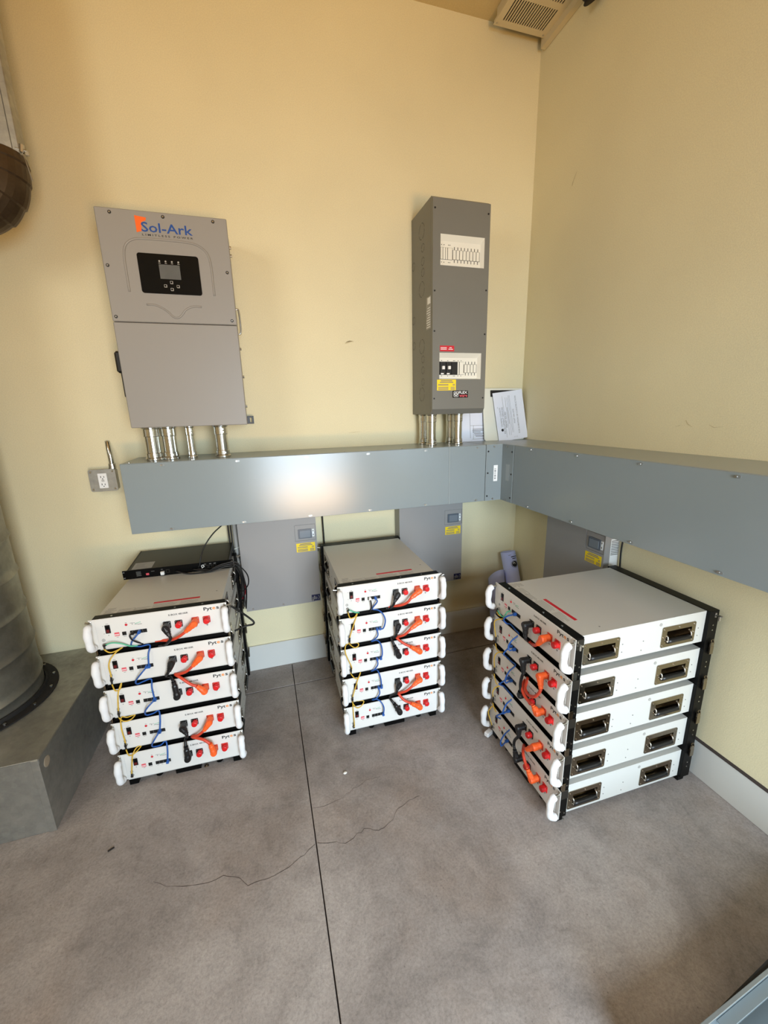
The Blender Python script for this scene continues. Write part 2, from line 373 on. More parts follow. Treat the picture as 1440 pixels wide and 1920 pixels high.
t = thing('wireway_elbow', 'short steel wireway corner elbow with small white barcode sticker', 'wireway', (-0.15, -0.15, ZB))
bm = B()
poly = [(-0.4165, -.0015), (-.0015, -.0015), (-.0015, -0.4105), (DX, -0.4105), (DX, DY), (-0.4165, DY)]
prism(bm, poly, lambda x, y: (x+.15, y+.15, 0.0), lambda x, y: (x+.15, y+.15, ZT-ZB)); obj('elbow_body', bm, 'wireway_grey', t)
bm = B(); wb(bm, t, -0.413, DX-.001, DY-.0015, DY, ZB+.003, ZT-.003); obj('cover', bm, 'wireway_lid', t)
bm = B(); wb(bm, t, DX-.0015, DX, -0.407, DY-.002, ZB+.003, ZT-.003); obj('cover', bm, 'wireway_lid', t)
bm = B(); wb(bm, t, -0.368, -0.343, DY-.002, DY-.0014, 1.092, 1.182); st_ = obj('sticker', bm, 'label_white', t); st_['label'] = 'white barcode sticker'
bm = B()
for i in range(9): wb(bm, t, -0.363, -0.353, DY-.0024, DY-.002, 1.105+i*0.007, 1.105+i*0.007+random.choice((.002, .004)))
obj('print', bm, 'print_black', t)
bm = B(); wb(bm, t, DX-.002, DX-.0014, -0.375, -0.345, 1.10, 1.19); obj('sticker', bm, 'wireway_grey', t)
for z in (1.26, 1.14, 1.01):
    bm = B(); cyl(bm, (-0.405+.15, DY+.15, z-ZB), (-0.405+.15, DY+.147, z-ZB), 0.005, seg=8); obj('slot', bm, 'black_plastic', t)
    bm = B(); cyl(bm, (DX+.15, -0.395+.15, z-ZB), (DX+.147, -0.395+.15, z-ZB), 0.005, seg=8); obj('slot', bm, 'black_plastic', t)
for z in (1.285, 0.993):
    bm = B(); cyl(bm, (-0.37+.15, DY+.15, z-ZB), (-0.37+.15, DY+.145, z-ZB), 0.0045, seg=10); obj('screw', bm, 'steel', t)
    bm = B(); cyl(bm, (DX+.15, -0.35+.15, z-ZB), (DX+.145, -0.35+.15, z-ZB), 0.0045, seg=10); obj('screw', bm, 'steel', t)

t = thing('wireway_trough', 'blue grey steel wireway trough running along right wall above right stack', 'wireway', (0, -1.5, ZB))
bm = B(); wb(bm, t, DX+.003, -.0015, -2.75, -0.4135, ZB, ZT, 0.002); obj('trough_body', bm, 'wireway_grey', t)
bm = B(); wb(bm, t, DX, DX+.003, -2.75, -0.4135, ZB+.001, ZT-.002, 0.001); obj('cover', bm, 'wireway_lid', t)
for y in (-0.555, -0.867, -1.172, -1.483, -1.79, -2.1, -2.4):
    for z in (1.284, 0.994):
        slot_screw(t, lambda u, v, o, y=y, z=z: (DX-o, y-u+1.5, z+v-ZB))

# ------------------------------------------------------------------ inverter
IX0, IX1, IY, IZ0, IZ1 = -2.1234, -1.6481, -0.27, 1.4446, 2.2732
ox, oz = (IX0+IX1)/2, IZ0
t = thing('inverter', 'tall grey wall inverter with black display panel and blue lettering', 'inverter', (ox, 0, oz))
def ib(bm, x0, x1, y0, y1, z0, z1, bev=0): return box(bm, x0-ox, x1-ox, y0, y1, z0-oz, z1-oz, bev)
bm = B(); ib(bm, IX0+.004, IX1-.004, IY+.018, -0.03, IZ0+.002, IZ1-.002, 0.003); obj('housing', bm, 'cabinet_grey', t)
bm = B(); ib(bm, IX0+.06, IX1-.06, -0.03, -.0015, IZ0+.05, IZ1-.05); obj('wall_bracket', bm, 'black_plastic', t)
bm = B(); ib(bm, IX0, IX1, IY, IY+.02, 1.8685, IZ1, 0.0025); up_ = obj('upper_cover', bm, 'cabinet_grey', t)
bm = B(); ib(bm, IX0, IX1, IY, IY+.02, IZ0, 1.866, 0.0025); obj('lower_cover', bm, 'cabinet_grey', t)
for x, z in ((-2.072, 2.258), (-1.886, 2.258), (-1.701, 2.258), (-2.108, 2.072), (-1.666, 2.073), (-2.109, 1.886), (-1.667, 1.885)):
    bm = B(); cyl(bm, (x-ox, IY+.001, z-oz), (x-ox, IY-.001, z-oz), 0.0062, seg=14); s_ = obj('screw', bm, 'black_plastic', up_)
    bm = B(); cyl(bm, (x-ox, IY, z-oz), (x-ox, IY-.003, z-oz), 0.004, 0.003, seg=10); obj('screw', bm, 'steel', up_)
arch = [(-2.046, 1.98), (-2.046, 2.05), (-2.045, 2.11), (-2.033, 2.15), (-2.0, 2.172), (-1.95, 2.176), (-1.886, 2.176), (-1.82, 2.175), (-1.77, 2.166), (-1.738, 2.14), (-1.728, 2.10), (-1.727, 2.04), (-1.727, 1.98)]
bm = B(); tube(bm, [(x-ox, IY+.0005, z-oz) for x, z in arch], 0.0045, 8, 4); obj('pressed_arch', bm, 'cabinet_grey', up_, True)
wave = [(-1.991, 1.936), (-1.955, 1.934), (-1.92, 1.915), (-1.898, 1.893), (-1.882, 1.889), (-1.866, 1.898), (-1.845, 1.922), (-1.815, 1.935), (-1.783, 1.935)]
bm = B(); tube(bm, [(x-ox, IY+.0005, z-oz) for x, z in wave], 0.004, 8, 4); obj('pressed_wave', bm, 'cabinet_grey', up_, True)
bm = B(); plate(bm, -2.0-ox, -1.774-ox, 1.9785-oz, 2.1245-oz, IY+.002, IY-.002, 0.010, 6); dp = obj('display_panel', bm, 'black_gloss', t); dp['label'] = 'black display panel'
bm = B(); plate(bm, -1.925-ox, -1.848-ox, 2.034-oz, 2.087-oz, IY, IY-.0026, 0.001, 2); obj('screen', bm, 'screen_grey', dp)
for x, z in ((-1.886, 2.022), (-1.910, 2.008), (-1.863, 2.008), (-1.887, 1.996)):
    bm = B(); plate(bm, x-.0055-ox, x+.0055-ox, z-.0055-oz, z+.0055-oz, IY, IY-.0030, 0.0015, 2); bt = obj('button', bm, 'print_faint', dp)
    bm = B(); plate(bm, x-.004-ox, x+.003-ox, z-.003-oz, z+.004-oz, IY-.002, IY-.0034, 0.001, 2); box(bm, x-.003-ox, x+.003-ox, IY-.0024, IY-.002, z-.0095-oz, z-.0078-oz); obj('button_face', bm, 'black_gloss', dp)
for x in (-1.921, -1.898, -1.875, -1.851):
    bm = B(); lathe(bm, (x-ox, IY-.001, 2.0985-oz), (0, -1, 0), [(0.0035, 0), (0.0035, 0.0013)], 10); box(bm, x-.004-ox, x+.004-ox, IY-.0025, IY-.001, 2.0905-oz, 2.0925-oz); obj('indicator', bm, 'print_faint', dp)
bm = B(); prism(bm, [(-1.988, 2.255), (-1.947, 2.250), (-1.950, 2.240), (-1.966, 2.233), (-1.9695, 2.202), (-1.987, 2.196)], lambda x, z: (x-ox, IY, z-oz), lambda x, z: (x-ox, IY-.0006, z-oz)); obj('logo_flame', bm, 'logo_orange', t)
obj('logo_lettering', text_mesh('Sol-Ark', -1.969-ox, -1.783-ox, 2.2-oz, 2.2345-oz, front(IY-.0008), bold=.012), 'logo_blue', t)
obj('logo_lettering', text_mesh('LIMITLESS POWER', -1.969-ox, -1.784-ox, 2.1865-oz, 2.1935-oz, front(IY-.0008), spacing=1.5, bold=.01), 'print_black', t)
# right side: bail handle, bolts; left side: rotary disconnect and bracket
bm = B(); tube(bm, [(IX1-.004-ox, -0.15, 1.956-oz), (IX1+.009-ox, -0.15, 1.954-oz), (IX1+.012-ox, -0.15, 1.90-oz), (IX1+.009-ox, -0.15, 1.856-oz), (IX1-.004-ox, -0.15, 1.853-oz)], 0.004, 8); obj('side_handle', bm, 'steel', t, True)
for z in (2.208, 2.176, 1.787, 1.663, 1.528):
    bm = B(); cyl(bm, (IX1-.006-ox, -0.15, z-oz), (IX1+.005-ox, -0.15, z-oz), 0.006, seg=10); obj('side_bolt', bm, 'steel', t)
bm = B(); holed(bm, lambda u, v: (u-ox, -0.032, v-oz), IX1-.03, IX1+.028, 1.4425, 1.482, [(IX1+.009, IX1+.019, 1.450, 1.474)])
geo = bmesh.ops.extrude_face_region(bm, geom=bm.faces[:]); bmesh.ops.translate(bm, verts=[v for v in geo['geom'] if isinstance(v, bmesh.types.BMVert)], vec=(0, 0.004, 0)); obj('mounting_lug', bm, 'black_plastic', t)
bm = B(); ib(bm, IX0-.042, IX0+.006, -0.18, -0.12, 1.678, 1.768, 0.008); ib(bm, IX0-.03, IX0+.006, -0.17, -0.13, 1.577, 1.68, 0.003); obj('disconnect_switch', bm, 'black_plastic', t)
bm = B(); ib(bm, IX0-.022, IX0+.006, -0.18, -0.14, 1.915, 1.928, 0.003); obj('side_lever', bm, 'black_plastic', t)

# ------------------------------------------------------------------ conduit nipples
def nipple(x, y, z0, z1, r, label):
    t = thing('conduit', label, 'conduit', (x, y, z0), 0, 'steel conduit nipples on the wireway'); h = z1-z0
    bm = B(); cyl(bm, (0, 0, 0), (0, 0, h), r*0.9, seg=28); obj('tube', bm, 'conduit_steel', t, False)
    for a, b, nm in ((0.0, 0.012, 'locknut'), (0.012, 0.034, 'coupling'), (h-.042, h-.006, 'coupling'), (h-.006, h, 'locknut')):
        bm = B(); rr = r*1.12 if nm == 'locknut' else r
        lathe(bm, (0, 0, a), (0, 0, 1), [(rr*.96, 0), (rr, .002), (rr, b-a-.002), (rr*.96, b-a)], 28); obj(nm, bm, 'conduit_steel', t)
    for z in (0.023, h-.018, h-.030):
        bm = B(); cyl(bm, (r*.4, -r*.9, z), (r*.42, -r*1.15, z), 0.0035, seg=8); obj('set_screw', bm, 'steel', t)
nipple(-2.066, -0.20, ZT, IZ0, 0.034, 'wide steel conduit nipple, leftmost of four under the inverter')
nipple(-1.998, -0.19, ZT, IZ0, 0.032, 'wide steel conduit nipple, second from left under the inverter')
nipple(-1.908, -0.19, ZT, IZ0, 0.019, 'slim steel conduit nipple, thinnest of four under the inverter')
nipple(-1.772, -0.215, ZT, IZ0, 0.031, 'steel conduit nipple standing alone under right end of inverter')
PZ0 = 1.4658
nipple(-0.692, -0.18, ZT, PZ0, 0.027, 'steel conduit nipple under breaker panel, front one of left pair')
nipple(-0.695, -0.075, ZT, PZ0, 0.027, 'steel conduit nipple under breaker panel, rear one of left pair')
nipple(-0.533, -0.18, ZT, PZ0, 0.027, 'steel conduit nipple under breaker panel, front one of right pair')
nipple(-0.530, -0.085, ZT, PZ0, 0.027, 'steel conduit nipple under breaker panel, rear one of right pair')

# ------------------------------------------------------------------ breaker panel
PX0, PX1, PY, PZ1 = -0.7323, -0.4304, -0.2844, 2.4557
ox, oz = (PX0+PX1)/2, PZ0
t = thing('breaker_panel', 'tall dark grey breaker enclosure with two white breaker windows', 'electrical panel', (ox, 0, oz))
def L3(x, y, z): return (x-ox, y, z-oz)
bm = B(); box(bm, PX0-ox, PX1-ox, PY+.024, -.0015, 0, PZ1-oz, 0.002); obj('enclosure', bm, 'panel_grey', t)
w1 = (-0.693, -0.458, 2.163, 2.296); w2 = (-0.694, -0.458, 1.640, 1.768)
bm = B(); fz0, fz1 = PZ0+.026, PZ1-.014
holed(bm, lambda u, v: L3(u, PY, v), PX0, PX1, fz0, fz1, [w1, w2])
for pts in (((PX0, PY+.024, PZ0), (PX1, PY+.024, PZ0), (PX1, PY, fz0), (PX0, PY, fz0)), ((PX0, PY+.024, PZ1), (PX1, PY+.024, PZ1), (PX1, PY, fz1), (PX0, PY, fz1)),
            ((PX0, PY, fz0), (PX0, PY, fz1), (PX0, PY+.024, PZ1), (PX0, PY+.024, PZ0)), ((PX1, PY, fz0), (PX1, PY, fz1), (PX1, PY+.024, PZ1), (PX1, PY+.024, PZ0))):
    bm.faces.new([bm.verts.new(L3(*p)) for p in pts])
obj('front_cover', bm, 'panel_grey', t)
for wi, (x0, x1, z0, z1) in enumerate((w1, w2)):
    bm = B(); d = 0.020; i0, i1, j0, j1 = x0+.008, x1-.012, z0+.004, z1-.022
    F = [(x0, z0), (x1, z0), (x1, z1), (x0, z1)]; G_ = [(i0, j0), (i1, j0), (i1, j1), (i0, j1)]
    A = [bm.verts.new(L3(a, PY, b)) for a, b in F]; D_ = [bm.verts.new(L3(a, PY+d, b)) for a, b in G_]
    for i in range(4): bm.faces.new((A[i], A[(i+1) % 4], D_[(i+1) % 4], D_[i]))
    bm.faces.new(D_); win = obj('breaker_window', bm, 'window_white', t)
    yb = PY+d; wz = j1-j0; cz = j0+wz*0.50
    def blk(nm, a, b, lo, hi, m, th=0.003): 
        bm = B(); box(bm, a-ox, b-ox, yb-th, yb, lo-oz, hi-oz, 0.0006); return obj(nm, bm, m, win)
    w_ = i1-i0
    if wi == 0:
        bm = B(); box(bm, i0-ox, i0+w_*.30-ox, yb-.001, yb, cz-.026-oz, cz+.026-oz); box(bm, i0+w_*.30-ox, i0+w_*.985-ox, yb-.001, yb, cz-.024-oz, cz+.018-oz); obj('breaker_backing', bm, 'print_black', win)  # dark backing plate seen in the gaps between the blanks
        for a, b in ((0.005, 0.055), (0.065, 0.12), (0.13, 0.172), (0.184, 0.292)): blk('breaker_blank', i0+w_*a, i0+w_*b, cz-.025, cz+.025, 'window_white')
        n8, s0, s1, lo, hi = 8, 0.305, 0.98, cz-.023, cz+.017
    else:
        bm = B(); box(bm, i0-ox, i0+w_*.64-ox, yb-.001, yb, cz-.032-oz, cz+.032-oz); box(bm, i0+w_*.64-ox, i0+w_*.985-ox, yb-.001, yb, cz-.022-oz, cz+.020-oz); obj('breaker_backing', bm, 'print_black', win)
        for a, b in ((0.01, 0.155), (0.17, 0.30)):
            br = blk('breaker', i0+w_*a, i0+w_*b, cz-.031, cz+.031, 'black_plastic', 0.009)
            bm = B(); m_ = i0+w_*(a+b)/2; box(bm, m_-.007-ox, m_+.007-ox, yb-.018, yb-.008, cz-.006-oz, cz+.010-oz, 0.001); obj('toggle', bm, 'white_plastic', br)
            bm = B(); box(bm, m_-.012-ox, m_+.004-ox, yb-.0096, yb-.009, cz-.030-oz, cz-.024-oz); obj('rating_label', bm, 'white_plastic', br)
        blk('breaker', i0+w_*.31, i0+w_*.46, cz-.031, cz+.031, 'black_plastic', 0.007)
        for a, b in ((0.475, 0.515), (0.53, 0.635)): blk('breaker_blank', i0+w_*a, i0+w_*b, cz-.031, cz+.031, 'window_white')
        n8, s0, s1, lo, hi = 4, 0.65, 0.98, cz-.021, cz+.019
    st8 = (s1-s0)/n8; bm = B()
    for k in range(n8):
        a, b = i0+w_*(s0+st8*(k+.06)), i0+w_*(s0+st8*(k+.9)); blk('breaker_blank', a, b, lo, hi, 'window_white')
        m_ = (a+b)/2
        for q0, q1 in ((hi+.001, hi+.014), (lo-.014, lo-.001)): box(bm, m_-.0015-ox, m_+.0015-ox, yb-.0008, yb, q0-oz, q1-oz)
    for a in ((0.03, 0.09, 0.2, 0.235) if wi == 0 else (0.06, 0.22, 0.37, 0.40, 0.49, 0.57)):
        for q in (cz+.036, cz-.039): box(bm, i0+w_*a-.0018-ox, i0+w_*a+.0018-ox, yb-.0008, yb, q-oz, q+.003-oz)
    obj('print', bm, 'print_black', win)
bm = B(); box(bm, -0.692-ox, -0.613-ox, PY-.0006, PY, 1.7745-oz, 1.8015-oz); lb = obj('warning_label', bm, 'label_red', t); lb['label'] = 'red warning label'
bm = B(); bars(bm, [(-0.688-ox, -0.655-ox, 1.790-oz, 1.793-oz), (-0.688-ox, -0.655-ox, 1.783-oz, 1.786-oz), (-0.640-ox, -0.627-ox, 1.790-oz, 1.793-oz), (-0.645-ox, -0.620-ox, 1.783-oz, 1.786-oz)], PY-.0006); obj('print', bm, 'label_white', lb)
def yellow_label(parent, x0, x1, z0, z1, y):
    bm = B(); box(bm, x0, x1, y-.0006, y, z0, z1); lb = obj('rating_label', bm, 'label_yellow', parent); lb['label'] = 'yellow rating label'
    w, h = x1-x0, z1-z0; R_ = []
    for f, a, b in ((.90, .2, .8), (.76, .14, .86)): R_.append((x0+w*a, x0+w*b, z0+h*(f-.05), z0+h*(f+.03)))
    for f in (.56, .46, .28, .18, .08):
        R_.append((x0+w*.06, x0+w*.6, z0+h*(f-.02), z0+h*(f+.035))); R_.append((x0+w*(.72+.1*(f > .4)), x0+w*.94, z0+h*(f-.02), z0+h*(f+.035)))
    bm = B(); bars(bm, R_, y-.0006); obj('print', bm, 'print_grey', lb)
yellow_label(t, -0.7065-ox, -0.600-ox, 1.585-oz, 1.638-oz, PY)
bm = B(); box(bm, -0.618-ox, -0.530-ox, PY-.001, PY, 1.548-oz, 1.583-oz); lg = obj('brand_plate', bm, 'black_gloss', t); lg['label'] = 'black brand plate with emblem'
def ringm(bm, c, r0, r1, y0, y1, seg=24, n=24):
    A = [[bm.verts.new((c[0]+r*math.cos(2*PI*i/seg), y, c[1]+r*math.sin(2*PI*i/seg))) for i in range(seg)] for r, y in ((r0, y0), (r0, y1), (r1, y1), (r1, y0))]
    for k in range(4):
        for i in range(seg): bm.faces.new((A[k][i], A[k][(i+1) % seg], A[(k+1) % 4][(i+1) % seg], A[(k+1) % 4][i]))
    return bm
bm = B(); cx, cz_ = -0.599-ox, 1.5655-oz
for a, b, c_, d_ in ((-.013, .013, .011, .0132), (-.013, .013, -.0132, -.011), (-.0132, -.011, -.013, .013), (.011, .0132, -.013, .013)): box(bm, cx+a, cx+b, PY-.0016, PY-.001, cz_+c_, cz_+d_)
ringm(bm, (cx, cz_), 0.0045, 0.0085, PY-.001, PY-.0016, 20); obj('emblem', bm, 'label_white', lg)
obj('lettering', text_mesh('FLEX', -0.583-ox, -0.534-ox, 1.567-oz, 1.580-oz, front(PY-.0014), bold=.02), 'label_white', lg)
obj('lettering', text_mesh('ware', -0.580-ox, -0.534-ox, 1.551-oz, 1.562-oz, front(PY-.0014), bold=.02), 'pink_red', lg)
for x, z in ((-0.722, 2.40), (-0.442, 2.40), (-0.722, 2.05), (-0.722, 1.868), (-0.442, 2.065), (-0.722, 1.545), (-0.442, 1.86), (-0.442, 1.545)):
    bm = B(); cyl(bm, L3(x, PY+.001, z), L3(x, PY-.0015, z), 0.0042, seg=10); obj('screw', bm, 'black_plastic', t)
for y, z, r in ((-.145, 2.352, .036), (-.16, 2.275, .019), (-.16, 2.215, .019), (-.16, 2.165, .019), (-.145, 2.09, .036), (-.03, 2.228, .02), (-.03, 1.963, .02), (-.03, 1.834, .02), (-.145, 1.815, .036), (-.16, 1.75, .019), (-.16, 1.695, .019), (-.16, 1.635, .019), (-.145, 1.572, .036)):
    bm = B(); seg = 24
    for q in range(4):
        for i in range(5):
            a0 = (q*6+i)*2*PI/seg; a1 = a0+2*PI/seg; vs = [bm.verts.new((PX0-ox-.0006, y+rr*math.cos(a), z-oz+rr*math.sin(a))) for rr, a in ((r, a0), (r, a1), (r-.0016, a1), (r-.0016, a0))]; bm.faces.new(vs)
    obj('knockout', bm, 'dark_void', t)
bm = B(); box(bm, PX0-ox-.0006, PX0-ox, -0.262, -0.205, 1.885-oz, 2.035-oz); sl = obj('side_label', bm, 'print_faint', t)
bm = B(); box(bm, PX0-ox-.0012, PX0-ox-.0006, -0.258, -0.222, 2.0-oz, 2.03-oz)
for i in range(9): box(bm, PX0-ox-.0012, PX0-ox-.0006, -0.256, -0.21-random.random()*.02, 1.892+i*.011-oz, 1.896+i*.011-oz)
obj('print', bm, 'label_white', sl)

# ------------------------------------------------------------------ grey transformer boxes
def make_box(label):
    w, d, h = 0.412, 0.089, 0.5575
    t = thing('transformer_box', label, 'electrical box', group='grey boxes below the wireway')
    bm = B(); box(bm, 0, w, -d+.004, -.0015, 0, h-.001, 0.002); obj('enclosure', bm, 'box_grey', t)
    bm = B(); holed(bm, lambda u, v: (u, -d, v), 0, w, 0, h-.001, [(w-.120, w-.004, .375, .468)])
    geo = bmesh.ops.extrude_face_region(bm, geom=bm.faces[:]); bmesh.ops.translate(bm, verts=[v for v in geo['geom'] if isinstance(v, bmesh.types.BMVert)], vec=(0, 0.0045, 0)); obj('cover', bm, 'box_grey', t)
    bm = B(); box(bm, w-.118, w-.006, -d+.0015, -d+.006, .377, .466, 0.001); pl = obj('breaker_plate', bm, 'box_grey', t)
    bm = B(); plate(bm, w-.100, w-.026, .388, .442, -d+.0015, -d-.003, .003); lens = obj('breaker_lens', bm, 'clear_lens', pl)
    bm = B(); plate(bm, w-.092, w-.034, .395, .435, -d-.003, -d-.006, .003); obj('breaker_handle', bm, 'lens_inner', pl)
    bm = B(); plate(bm, w-.024, w-.012, .395, .438, -d+.0015, -d-.001, .001); sk = obj('switch_sticker', bm, 'label_white', pl)
    bm = B(); bars(bm, [(w-.020, w-.016, .402, .410), (w-.020, w-.016, .424, .432)], -d-.001); obj('print', bm, 'print_black', pl)
    yellow_label(t, w-.115, w-.012, .311, .362, -d)
    bm = B(); plate(bm, w-.052, w-.003, .006, .044, -d, -d-.0012, .002); lg = obj('brand_badge', bm, 'label_navy', t); lg['label'] = 'navy brand badge'
    obj('lettering', text_mesh('nBo', w-.048, w-.020, .015, .036, front(-d-.0016)), 'print_faint', lg)
    bm = B(); P = [(w-.018+.010*math.cos(a), -d-.0014, .025+.012*math.sin(a)) for a in [-1.2+.3*i for i in range(9)]]; tube(bm, P, .0012, 6, 2); obj('emblem', bm, 'print_faint', lg)
    for x in (.035, .200, w-.045):
        bm = B(); cyl(bm, (x, -d, .012), (x, -d-.003, .012), .0045, seg=10); obj('screw', bm, 'steel', t)
    return t
bx = make_box('grey wall box between left and middle battery stacks'); bx.location = (-1.758, 0, 0.425)
b2 = copy_tree(bx); b2.location = (-0.855, 0, 0.425); b2['label'] = 'grey wall box partly behind the middle battery stack'
b3 = copy_tree(bx); b3.location = (0, -0.4293, 0.425); b3.rotation_euler = (0, 0, -PI/2); b3['label'] = 'grey box on right wall above the right battery stack'
bm = B(); box(bm, .412, .4128, -.055, -.003, .28, .45); sl = obj('side_label', bm, 'label_white', b3)
bm = B()
for i in range(9): box(bm, .4128, .4132, -.052, -.008, .37+i*.0085, .3745+i*.0085)
for i in range(5): box(bm, .4128, .4132, -.052, -.03-.02*random.random(), .285+i*.007, .288+i*.007)
obj('print', bm, 'print_grey', sl)

# ------------------------------------------------------------------ battery modules
BH, BP, BZ, BL = 0.128, 0.1514, 0.030, 0.005
def side_grip(parent, sx, y0, y1):
    """recessed spring handle on a module's side; sx = +1 right, -1 left"""
    X = lambda d: sx*(0.221+d)
    z0, z1 = 0.012, 0.092; h0, h1, v0, v1 = y0+.022, y1-.018, z0+.014, z1-.018
    bm = B(); holed(bm, lambda u, v: (X(.0022), u, v), y0+.004, y1-.004, z0, z1, [(h0, h1, v0, v1)])
    holed(bm, lambda u, v: (X(.0022), u, v), y0, y0+.004, z0+.004, z1-.004, []); holed(bm, lambda u, v: (X(.0022), u, v), y1-.004, y1, z0+.004, z1-.004, [])
    rim = rrect(y0, y1, z0, z1, .006, 3)
    A = [bm.verts.new((X(.0022), a, b)) for a, b in rim]; D_ = [bm.verts.new((X(0), a, b)) for a, b in rim]
    for i in range(len(rim)): bm.faces.new((A[i], A[(i+1) % len(rim)], D_[(i+1) % len(rim)], D_[i]))
    pan = [(h0, v0), (h1, v0), (h1, v1), (h0, v1)]; dpt = [-.026, -.026, -.008, -.008]
    A = [bm.verts.new((X(.0022), a, b)) for a, b in pan]; D_ = [bm.verts.new((X(d), a, b)) for (a, b), d in zip(pan, dpt)]
    for i in range(4): bm.faces.new((A[i], A[(i+1) % 4], D_[(i+1) % 4], D_[i]))
    bm.faces.new(D_); gr = obj('side_handle', bm, 'chrome_dark', parent)
    bm = B(); zc = v0+.026
    tube(bm, [(X(-.006), h0+.002, zc+.006), (X(.004), h0+.003, zc), (X(.006), h0+.003, v0+.010), (X(.004), h0+.006, v0+.009), (X(.004), h1-.006, v0+.009), (X(.006), h1-.003, v0+.010), (X(.004), h1-.003, zc), (X(-.006), h1-.002, zc+.006)], .0028, 8, 3)
    obj('bail', bm, 'steel', gr, True)
    bm = B(); tube(bm, [(X(.003), h0+.004, v0+.009), (X(.003), (h0+h1)/2, v0+.009), (X(.003), h1-.004, v0+.009)], .0085, 10, 3); obj('grip', bm, 'black_plastic', gr, True)
    bm = B()
    for a, b in ((y0+.008, z0+.008), (y0+.008, (z0+z1)/2), (y0+.008, z1-.009), (y1-.008, z0+.008), (y1-.008, (z0+z1)/2), (y1-.008, z1-.009), ((y0+y1)/2, z1-.009)):
        cyl(bm, (X(.002), a, b), (X(.0045), a, b), .003, .0015, 8)
    obj('rivets', bm, 'steel', gr)

